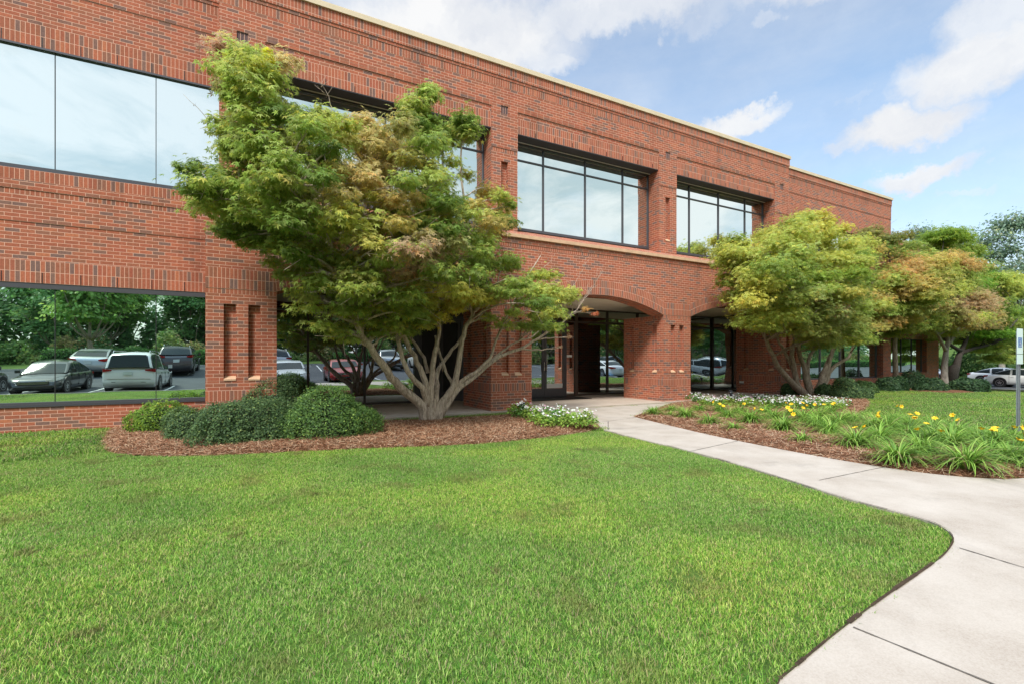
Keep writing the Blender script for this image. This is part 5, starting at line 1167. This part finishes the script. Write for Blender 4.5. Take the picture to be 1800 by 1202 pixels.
def build_car(kind, paintname, name, label, cat, group=None):
    K = KINDS[kind]; L_, W_ = K['L'], K['W']; P = M[paintname]; root = empty(name, (0, 0, 0), label, cat, group)
    m = MB(); ns = 34; rings = []; cl_ = .2
    for i in range(ns+1):
        s = i/ns; s = .5-.5*math.cos(math.pi*s); x = L_*(.5-s); zt = interp(K['belt'], s); zb = cl_+(.10 if s < .03 or s > .97 else 0)
        hw = W_/2*plan(kind, s)
        zt = max(zt, zb+.1)
        ring = []
        for (fy, fz) in ((.0, 0), (.86, 0), (.97, .10), (1.0, .38), (.995, .66), (.965, .86), (.88, .975), (.6, 1.0), (0, 1.012)):
            ring.append((x+(0 if s not in (0, 1) else 0), hw*fy, zb+(zt-zb)*fz))
        rings.append(ring+[(a, -b, c) for a, b, c in ring[-2:0:-1]])
    n = len(rings[0]); wxs = [L_*(.5-K['wf']), L_*(.5-K['wr'])]
    b = len(m.v)
    for r in rings: m.v += r
    mi = m.mi(P)
    for i in range(ns):
        for k in range(n):
            k2 = (k+1) % n; m.f.append([b+i*n+k, b+(i+1)*n+k, b+(i+1)*n+k2, b+i*n+k2]); m.m.append(mi); m.uv += [(0, 0)]*4
    for i in (0, ns):
        q = [b+i*n+k for k in range(n)]; m.f.append(q if i == 0 else q[::-1]); m.m.append(mi); m.uv += [(0, 0)]*n
    body = m.build('body', root, smooth=True, world=False)
    # dark wheel wells
    w_ = MB()
    for wx in wxs:
        for sg in (1, -1): w_.disc((wx, sg*(W_/2-.09), K['r']+.03), (0, 1, 0), K['r']+.065, .22, M['black'], 28)
    w_.box(-L_/2+.25, L_/2-.25, -W_/2+.12, W_/2-.12, .17, .24, M['black']); w_.build('wheel_arch', body, world=False)
    # cabin: glass with painted roof and pillars
    Rf = K['roof']; s0, s1 = Rf[0][0], Rf[-1][0]; g = MB(); ng = 26; rg = []
    for i in range(ng+1):
        s = s0+(s1-s0)*i/ng; x = L_*(.5-s); zt = interp(Rf, s); zb = interp(K['belt'], s)-.02; h = max(zt-zb, .01); tb = W_/2*.90; tt = W_/2*(.90-.22*min(1, h/.55)*.75)
        rg.append([(x, tb, zb), (x, tb+(tt-tb)*.5, zb+h*.5), (x, tt+.02, zb+h*.86), (x, tt-.08, zb+h*.97), (x, 0, zb+h*1.02)])
    def top_is_roof(i): s = s0+(s1-s0)*(i+.5)/ng; zt = interp(Rf, s); return zt > max(z for _, z in Rf)-.14
    gi_, pi_ = g.mi(M['carglass']), g.mi(P)
    for sg in (1, -1):
        b = len(g.v)
        for r in rg: g.v += [(a, y*sg, z) for a, y, z in r]
        for i in range(ng):
            for k in range(4):
                q = [b+i*5+k, b+i*5+k+1, b+(i+1)*5+k+1, b+(i+1)*5+k]; q = q if sg < 0 else q[::-1]
                roofy = top_is_roof(i); s = s0+(s1-s0)*(i+.5)/ng
                ap_ = s0+.012 < s < s0+(s1-s0)*.0; pillar = (k < 3) and (not roofy and (k == 2 or False)) or (k < 3 and any(abs(s-c) < .011 for c in ((.48, .66) if kind != 'van' else (.47, .67, .86))))
                isp = (k == 3 and roofy) or (k == 2) or pillar
                g.f.append(q); g.m.append(pi_ if isp else gi_); g.uv += [(0, 0)]*4
    g.build('cabin', body, smooth=True, world=False)
    # bumper grooves, grille, lamps, plate
    f = L_/2
    d = MB(); d.box(f-.02, f+.012, -.52, .52, .47, .60, M['black']); d.box(f-.05, f+.006, -.62, .62, .27, .37, M['black']); 
    for z in (.5, .535, .57): d.box(f-.01, f+.018, -.50, .50, z-.006, z+.006, M['rim'])
    d.build('grille', body, world=False)
    for sg in (1, -1):
        hz_ = .62 if kind == 'sedan' else .78
        def strip(nm, es, zlo, zhi, mat, fr):
            q_ = MB(); P_ = []
            for k, e_ in enumerate(es):
                sc_ = e_ if fr else 1-e_; w_2 = W_/2*plan(kind, sc_)*(.985 if k else .62); P_.append((L_*(.5-sc_)+(.012 if fr else -.012), sg*(w_2+.012), zlo[min(k, len(zlo)-1)], zhi[min(k, len(zhi)-1)]))
            for k in range(len(P_)-1):
                a_, b_ = P_[k], P_[k+1]; pts = [(a_[0], a_[1], a_[2]), (b_[0], b_[1], b_[2]), (b_[0], b_[1], b_[3]), (a_[0], a_[1], a_[3])]
                q_.face(pts, M[mat]); q_.face(pts[::-1], M[mat])
            return q_.build(nm, body, world=False)
        strip('headlight', (0, .004, .03, .06, .10), (hz_-.05, hz_-.04, hz_-.01, hz_+.03, hz_+.09), (hz_+.03, hz_+.05, hz_+.09, hz_+.12, hz_+.13), 'lamp', True)
        zt = {'sedan': .80, 'van': .98, 'suv': .98, 'pickup': .92}[kind]
        strip('taillight', (0, .004, .02, .045, .07), (zt, zt-.05, zt-.05, zt, zt+.05), (zt+.06, zt+.1, zt+.11, zt+.12, zt+.11), 'redlamp', False)
        r = MB(); yy = sg*(W_/2+.07); r.box(L_*(.5-.31)-.06, L_*(.5-.31)+.05, min(yy-.08, yy+.08), max(yy-.08, yy+.08), .96 if kind == 'sedan' else 1.08, 1.08 if kind == 'sedan' else 1.24, P); r.build('wing_mirror', body, world=False, bevel=.03)
        if kind in ('van', 'suv'):
            rr = MB(); zr = max(z for _, z in Rf); rr.tube([(L_*.12, sg*W_*.34, zr-.02), (L_*.10, sg*W_*.34, zr+.03), (-L_*.36, sg*W_*.34, zr+.03), (-L_*.38, sg*W_*.34, zr-.06)], .016, M['rim'], 6); rr.build('roof_rail', body, world=False)
    pz = {'sedan': .72, 'van': .86, 'suv': .8, 'pickup': .6}[kind]
    pl_ = MB(); pl_.box(-f-.014, -f+.0, -.16, .16, pz-.08, pz+.08, M['plate']); pl_.build('licence_plate', body, world=False)
    if kind == 'van':
        bw = MB(); z0, z1, z2 = 1.14, 1.30, 1.60
        bw.face([(-f-.012+.012, .72, 1.13), (-f-.0, -.72, 1.13), (-f+.20, -.62, 1.62), (-f+.20, .62, 1.62)][::-1], M['carglass']); bw.build('rear_window', body, world=False)
        hl = MB(); hl.box(-f-.012, -f+.02, -.76, .76, .585, .595, M['black']); hl.box(-f-.010, -f+.02, -.60, -.44, .43, .445, M['black']); hl.box(-f-.010, -f+.02, .44, .60, .43, .445, M['black']); hl.build('tailgate_seam', body, world=False)
    # doors: seams and handles
    for sg in (1, -1):
        dm = MB(); y = sg*(W_/2+.002)
        for c in (.31, .50, .68): x = L_*(.5-c); dm.box(x-.005, x+.005, min(y, y-sg*.03), max(y, y-sg*.03), .34, .9, M['black'])
        for c in (.46, .64): x = L_*(.5-c); dm.box(x-.08, x+.08, min(y-sg*.03, y+sg*.012), max(y-sg*.03, y+sg*.012), .80, .825, P)
        dm.build('door_handle', body, world=False)
    wh = MB(); r = K['r']
    tyre = MB(); tyre.tube([(0, -.10, 0), (0, -.105, 0), (0, .105, 0), (0, .10, 0)], [r*.82, r, r, r*.82], M['rubber'], 30)
    for wi, wx in enumerate(wxs):
        for sg in (1, -1):
            w = empty('wheel', (wx, sg*(W_/2-.10), r), None, None); w.parent = root
            t = MB(); yo = sg*.11; t.tube([(0, -.11, 0), (0, -.09, 0), (0, .09, 0), (0, .11, 0)], [r*.9, r, r, r*.9], M['rubber'], 30); t.build('tyre', w, world=False)
            q = MB(); q.disc((0, yo+sg*.001, 0), (0, 1, 0), r*.68, .012, M['black'], 28)
            q.tube([(0, yo+sg*.002, 0), (0, yo+sg*.012, 0)], [r*.14, r*.12], M['rim'], 14)
            for k in range(5):
                a = 2*math.pi*k/5+.3; ca, sa = math.cos(a), math.sin(a); px, pz_ = -sa, ca; y_ = yo+sg*.012
                a0, a1 = r*.10, r*.66; w0, w1 = r*.12, r*.10
                pts = [(ca*a0-px*w0, y_, sa*a0-pz_*w0), (ca*a1-px*w1, y_-sg*.004, sa*a1-pz_*w1), (ca*a1+px*w1, y_-sg*.004, sa*a1+pz_*w1), (ca*a0+px*w0, y_, sa*a0+pz_*w0)]
                q.face(pts if sg < 0 else pts[::-1], M['rim'])
            rn = 28; b = len(q.v); mi = q.mi(M['rim'])
            for k in range(rn):
                a = 2*math.pi*k/rn; q.v += [(math.cos(a)*r*.70, y_-sg*.002, math.sin(a)*r*.70), (math.cos(a)*r*.62, y_-sg*.001, math.sin(a)*r*.62)]
            for k in range(rn):
                k2 = (k+1) % rn; fc = [b+2*k, b+2*k2, b+2*k2+1, b+2*k+1]; q.f.append(fc if sg > 0 else fc[::-1]); q.m.append(mi); q.uv += [(0, 0)]*4
            q.build('rim', w, world=False)
    return root
def put(o, x, y, head, dz=.015):
    """head: direction of the bonnet, degrees from +X"""
    z = float(H(x, y))+dz; o.location = (x, y, z); o.rotation_euler = (0, 0, R(head)); return o
def car(kind, pn, x, y, head, label, cat='car', name=None): return put(build_car(kind, pn, name or {'sedan': 'parked_car', 'van': 'parked_minivan', 'suv': 'parked_suv', 'pickup': 'parked_pickup'}[kind], label, cat), x, y, head)
car('van', 'p_white', -5.15, -5.35, -90, 'white minivan parked tail towards the building, seen in the left window', 'minivan')
car('sedan', 'p_black', -8.35, -5.15, 90, 'dark grey sedan parked nose towards the building, seen in the left window')
car('suv', 'p_dark', -11.5, -5.0, -90, 'black car at the left edge of the left window reflection')
car('sedan', 'p_silver', -8.9, -14.6, -90, 'silver sedan in the second row behind the dark grey sedan')
car('suv', 'p_dark', -4.6, -14.6, -90, 'dark sport utility vehicle in the second row behind the white minivan')
car('sedan', 'p_white', 1.55, -4.9, 90, 'white sedan reflected beside the brick pier', 'car')
car('suv', 'p_white', 1.2, -14.4, -90, 'white sport utility vehicle reflected behind the white sedan')
car('sedan', 'p_red', 4.65, -5.2, 90, 'red car reflected behind the maple stems')
car('suv', 'p_silver', 9.9, -14.3, 90, 'silver vehicle reflected in the shop front right of the red car')
car('suv', 'p_white', 13.2, -14.4, 90, 'small white vehicle reflected between the maple stems')
car('pickup', 'p_grey', 34.5, -14.2, 0, 'grey pickup reflected beside the entrance doors', 'pickup')
car('sedan', 'p_white', 35.8, -5.2, 90, 'white car reflected in the shop front of the third arch')
car('sedan', 'p_white', 26.0, -5.0, -90, 'white sedan parked on the lot between two maples')
car('suv', 'p_grey', 17.0, -14.4, -90, 'grey vehicle in the second row opposite the flower bed')
# side lot, straight ahead at the right edge
c1_ = PY(1795, 660, 15.5)
car('sedan', 'p_white', 52.0, 13.4, -90, 'white sedan side on at the right edge behind the sign post')
car('sedan', 'p_white', 57.5, 16.2, -90, 'white car partly hidden behind the side-on white sedan')
car('suv', 'p_silver', 58.5, 22.5, -90, 'silver vehicle parked beyond the shrubs, nearest the black trunk')
car('sedan', 'p_grey', 58.0, 28.5, -90, 'grey sedan parked farthest back beyond the shrubs')
car('suv', 'p_white', 56.0, 25.0, -90, 'white sport utility vehicle in the far row beyond the shrubs')

# ------------------------------------------------------------------ small things
plain('lampblack', (.03, .03, .035), .35, .3); plain('lens', (.25, .28, .32), .08, 0, coat=1)
def floodlight(x, y, yaw, label):
    g = G(x, y, .1); r = empty('floodlight', (g.x, g.y, .05), label, 'floodlight', rz=yaw)
    m = MB(); m.tube([(0, 0, -.05), (0, 0, .12), (0, 0, .16)], [.012, .012, .022], M['lampblack'], 10); m.build('stake', r, world=False, smooth=True)
    m = MB(); a = Vector((0, .35, .94)).normalized(); p0 = Vector((0, -.005, .16)); m.tube([p0, p0+a*.04, p0+a*.09, p0+a*.17, p0+a*.19], [.03, .042, .055, .06, .064], M['lampblack'], 18)
    m.tube([p0+a*.125, p0+a*.135], [.067, .067], M['steel'], 18); h = m.build('lamp_housing', r, world=False, smooth=True)
    m = MB(); m.disc(p0+a*.192, a, .056, .004, M['lens'], 18); m.build('lens', h, world=False)
floodlight(921, 731, R(10), 'small black floodlight among the white flowers by the middle pier')
floodlight(1286, 703, R(-20), 'small round floodlight behind the white flowers of the curved bed')
for (x, y, h, lb) in ((1069, 755, .17, 'thin metal stake standing beside the walkway edge'), (991, 742, .22, 'thin rod poking up behind the white flowers')):
    g = G(x, y, .02); m = MB(); m.tube([(g.x, g.y, 0), (g.x, g.y, h)], .0055, M['lampblack'], 6); m.tube([(g.x, g.y, h), (g.x, g.y, h+.012)], .009, M['steel'], 8); o = m.build('marker_stake'); prop(o, lb, 'stake')
# accessible parking sign on its channel post
g = G(1789, 757, 0); sx, sy = g.x, g.y
sr = empty('sign_post', (sx, sy, 0), 'galvanised post with a narrow accessible parking sign at the right edge', 'sign')
m = MB()
for (a, b, c, d) in ((-.030, .030, .012, .016), (-.034, -.028, -.02, .014), (.028, .034, -.02, .014), (-.05, -.030, -.022, -.018), (.030, .05, -.022, -.018)):
    m.box(sx+a, sx+b, sy+c, sy+d, -.2, 1.86, M['galv'])
for k in range(24): m.box(sx-.007, sx+.007, sy+.0085, sy+.0125, .12+k*.07, .134+k*.07, M['black'])
m.build('post', sr)
plain('signwhite', (.70, .84, .80), .4); plain('signblue', (.02, .13, .42), .4); plain('signgreen', (.25, .55, .45), .5)
m = MB(); m.box(sx-.15, sx+.15, sy-.030, sy-.027, 1.44, 1.905, M['signwhite']); s1 = m.build('sign_panel', sr)
m = MB(); m.box(sx-.15, sx+.15, sy-.030, sy-.027, 1.25, 1.43, M['signwhite']); s2 = m.build('sign_panel', sr)
m = MB(); m.box(sx-.085, sx+.085, sy-.0325, sy-.030, 1.56, 1.74, M['signblue']); sq = m.build('symbol', s1)
def wheelchair(cx, cz, s, y):
    m = MB(); W_ = M['white_paint']
    def bar(p, q, w):
        p, q = Vector(p), Vector(q); d = (q-p).normalized(); n_ = Vector((-d.y, d.x))*w/2
        m.face([(cx+s*v.x, y, cz+s*v.y) for v in (p-n_, q-n_, q+n_, p+n_)], W_)
    k = 20
    for i in range(k):
        a0 = R(140+i*250/k); a1 = R(140+(i+1)*250/k); o_, r1, r2 = Vector((-.08, -.18)), .30, .24
        m.face([(cx+s*(o_.x+r*math.cos(a)), y, cz+s*(o_.y+r*math.sin(a))) for r, a in ((r2, a0), (r1, a0), (r1, a1), (r2, a1))], W_)
    bar((-.10, .30), (-.06, -.08), .08); bar((-.06, -.08), (.2, -.08), .07); bar((.2, -.06), (.32, -.40), .07); bar((.31, -.39), (.42, -.36), .06); bar((-.08, .1), (.14, .1), .05)
    for i in range(12):
        a0, a1 = 2*math.pi*i/12, 2*math.pi*(i+1)/12; m.face([(cx+s*-.1, y, cz+s*.40), (cx+s*(-.1+.075*math.cos(a0)), y, cz+s*(.40+.075*math.sin(a0))), (cx+s*(-.1+.075*math.cos(a1)), y, cz+s*(.40+.075*math.sin(a1)))], W_)
    return m
wheelchair(sx, 1.65, .17, sy-.0335).build('emblem', sq)
o = bush  # (pale flat stone in the daylilies)
g = G(1728, 770, .05); m = MB(); m.box(g.x-.28, g.x+.28, g.y-.16, g.y+.16, .03, .12, M['stone']); o = m.build('stone_slab', bevel=.02); prop(o, 'pale flat stone slab half hidden between daylilies near the sign post', 'stone')

# ------------------------------------------------------------------ hedge, far trees, undergrowth across the lot
def hedge(x0, x1, y, d, h, label, n, seed):
    rng = np.random.default_rng(seed); u = rng.random(n)
    X = rng.uniform(x0, x1, n); side = rng.integers(3, size=n); Yy = np.where(side == 0, y-d/2, np.where(side == 1, y+d/2, rng.uniform(y-d/2, y+d/2, n)))
    Z = np.where(side == 2, h, rng.uniform(0, h, n)); Z = Z*(1+.08*np.sin(X*1.3)+.05*np.sin(X*3.1)); 
    P = np.stack([X, Yy+rng.normal(size=n)*.07, Z+rng.normal(size=n)*.06+H(X, Yy)], 1)
    NN = np.stack([np.zeros(n), np.where(side == 0, -1, np.where(side == 1, 1, 0)), np.where(side == 2, 1., .4)], 1)+rng.normal(size=(n, 3))*.5
    cc = np.array([(.06, .15, .035), (.09, .21, .05), (.13, .28, .06)])[rng.integers(3, size=n)]*(1+rng.normal(size=(n, 1))*.2)
    r = empty('hedge', ((x0+x1)/2, y, float(H((x0+x1)/2, y))), label, 'hedge')
    link('leaves', scatter(TO, P, NN, .13*(.6+.8*rng.random(n)), np.clip(cc, .004, .6), 'leaves', 'leaf', rng), r)
    m = MB()
    for k in range(int((x1-x0)/2)):
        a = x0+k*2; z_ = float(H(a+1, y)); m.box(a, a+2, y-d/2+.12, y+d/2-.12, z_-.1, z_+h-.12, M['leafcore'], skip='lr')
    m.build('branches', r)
hedge(-13.3, 1.5, -20.0, 1.5, 1.05, 'clipped green hedge along the far kerb, left run', 16000, 61)
hedge(6, 26, -20.0, 1.5, 1.0, 'clipped green hedge along the far kerb, middle run', 16000, 62)
hedge(66, 125, -20.0, 1.5, 1.1, 'clipped green hedge along the far kerb, last run at the right', 26000, 64)
hedge(30, 60, -20.0, 1.5, 1.0, 'clipped green hedge along the far kerb, right run', 18000, 63)

def far_tree(seed, h, rad, cols, n, trunk_h, leaf=.34, bark='bark_mid'):
    rng = np.random.default_rng(seed); cl_ = []
    for i in range(26):
        d = rng.normal(size=3); d /= np.linalg.norm(d); r = rad*.72*rng.random()**.4; c = np.array([d[0]*r, d[1]*r, trunk_h+(h-trunk_h)*.5+d[2]*(h-trunk_h)*.40])
        cl_.append((tuple(c), rad*rng.uniform(.26, .42), cols[rng.integers(len(cols))]))
    S_ = [([(0, 0, -.3), (.05, .05, trunk_h*.6), (.1, 0, trunk_h), (0, .1, h*.7)], .22*h/9, .05)]
    for k in range(6):
        a = 2*math.pi*k/6+rng.normal()*.3; S_.append(([(0, 0, trunk_h*.75), (rad*.3*math.cos(a), rad*.3*math.sin(a), trunk_h*1.2), (rad*.65*math.cos(a), rad*.65*math.sin(a), trunk_h+(h-trunk_h)*rng.uniform(.3, .6))], .10*h/9, .03))
    return tree('shade_tree', 'x', 'tree', (0, 0, 0), S_, cl_, bark, TO, leaf, n//26, rng=rng, twigs=0, flat=.75, twig_r=.05, dens_by_rad=False)
protos = [far_tree(301, 10.5, 3.9, [(.26, .46, .12), (.33, .53, .15), (.40, .60, .17)], 15000, 2.6), far_tree(302, 12.0, 4.2, [(.13, .29, .10), (.18, .36, .12), (.24, .42, .14)], 15000, 1.6),
          far_tree(303, 9.0, 3.6, [(.18, .34, .07), (.26, .42, .07), (.14, .28, .06)], 12000, 2.2)]
TL = ['leafy mid green shade tree of the wood across the lot', 'tall dark green tree of the wood across the lot', 'light green tree of the wood across the lot']
rt = random.Random(12); used = [False]*3
def place_tree(k, x, y, s, label=None, group=None, sz=1.0):
    o = protos[k]
    if used[k]: o = copy_tree(protos[k])
    used[k] = True; o.location = (x, y, float(H(x, y))); o.rotation_euler = (0, 0, rt.uniform(0, 6.28)); o.scale = (s, s, s*sz)
    o['label'] = label or TL[k]
    if group is None and label is None: o['group'] = 'trees of the wood across the lot'
    elif group: o['group'] = group
    elif 'group' in o: del o['group']
    return o
place_tree(0, -11.6, -24.0, .95, 'broad green shade tree on the lawn behind the hedge, mirrored in the left window')
place_tree(2, 6.5, -23.5, .8, 'light green tree on the lawn behind the hedge gap, mirrored in the shop front')
place_tree(0, 31.5, -23.0, .85, 'green tree on the lawn behind the right hedge run, mirrored at the third arch')
place_tree(1, -27, -22, .9, 'dark tree at the left end of the lawn behind the hedge')
for i in range(30):
    x = -52+i*5.6+rt.uniform(-1.2, 1.2); place_tree((1, 0, 1, 2)[i % 4], x, -38+rt.uniform(-2, 2), rt.uniform(.85, 1.05))
for i in range(22):
    x = -56+i*8.2+rt.uniform(-2, 2); place_tree(1 if i % 3 else 0, x, -46+rt.uniform(-2, 2), rt.uniform(1.0, 1.15))
# right-hand background seen directly
bl = far_tree(310, 13.5, 4.6, [(.24, .34, .22), (.30, .40, .27), (.20, .30, .20)], 9000, 3.5, .26, 'bark_grey')
bl['label'] = 'tall airy blue-green tree rising behind the far right maples'; p_ = PY(1762, 640, 20.0); bl.location = (p_.x, 20, float(H(p_.x, 20))); bl.scale = (1.15, 1.15, 1.32)
b2 = copy_tree(bl); b2['label'] = 'thin airy tree top above the olive maple, right of the brick corner'; p_ = PY(1622, 640, 26.6); b2.location = (p_.x, 26.6, float(H(p_.x, 26.6))); b2.scale = (.75, .75, 1.36); b2.rotation_euler.z = 2
b3 = copy_tree(bl); b3['label'] = 'airy tree at the right edge beyond the side lot'; p_ = PY(1850, 640, 19); b3.location = (p_.x, 19, float(H(p_.x, 19))); b3.rotation_euler.z = 4; b3.scale = (1.1, 1.1, 1.12)
k = 0
for (x, y, t, s, lb) in ((92, 22, 1, .95, 'dark tree on the grass slope beyond the side lot, nearest the right edge'), (90, 34, 1, 1.0, 'dark tree on the slope beyond the side lot, behind the white cars'), (84, 44, 0, .95, 'green tree on the slope beyond the side lot, behind the far row'),
                         (78, 52, 1, 1.0, 'dark tree farthest left on the slope beyond the side lot'), (98, 12, 0, 1.0, 'green tree low on the slope right of the side lot'), (70, 60, 0, 1.0, 'green tree behind the far end of the side lot'), (95, 42, 2, 1.1, 'light green tree high on the slope beyond the side lot')):
    place_tree(t, x, y, s, lb)
def undergrowth(name, label, x0, x1, y, h, n, seed, depth=2.2, leaf=.28, cols=None, along='x'):
    rng = np.random.default_rng(seed); X = rng.uniform(x0, x1, n); Y = y+rng.normal(size=n)*depth*.4; top = h*(.6+.35*np.sin(X*.9+seed)+.25*np.sin(X*2.3+1)); Z = rng.random(n)**.8*np.maximum(top, .5)
    if along == 'y': X, Y = Y, X
    P = np.stack([X, Y, Z+H(X, Y)], 1); NN = np.tile((0, .6, .7), (n, 1))+rng.normal(size=(n, 3))*.5
    cols = np.array(cols or [(.14, .26, .07), (.20, .33, .08), (.30, .36, .10), (.42, .32, .13), (.10, .2, .06)])
    seg = ((X if along == 'x' else Y)*.5+rng.normal(size=n)*.6).astype(int) % len(cols)
    cc = cols[seg]*(1+rng.normal(size=(n, 1))*.22)
    o = link(name, scatter(TO, P, NN, leaf*(.6+.8*rng.random(n)), np.clip(cc, .004, .6), name, 'leaf', rng)); return prop(o, label, 'undergrowth', kind='stuff')
undergrowth('undergrowth', 'tangled green and yellow undergrowth at the foot of the wood', -56, 130, -33.5, 2.6, 90000, 71)
undergrowth('wood_edge', 'dense dark leafage filling the wood behind the first trees', -60, 140, -42, 8.0, 90000, 72, 3, .5, [(.14, .3, .11), (.2, .38, .14), (.26, .44, .16)])
undergrowth('undergrowth', 'green shrubs along the slope beyond the side lot', 5, 62, 76, 3.0, 26000, 73, 3, .4, [(.08, .16, .05), (.12, .22, .06), (.17, .26, .08)], 'y')
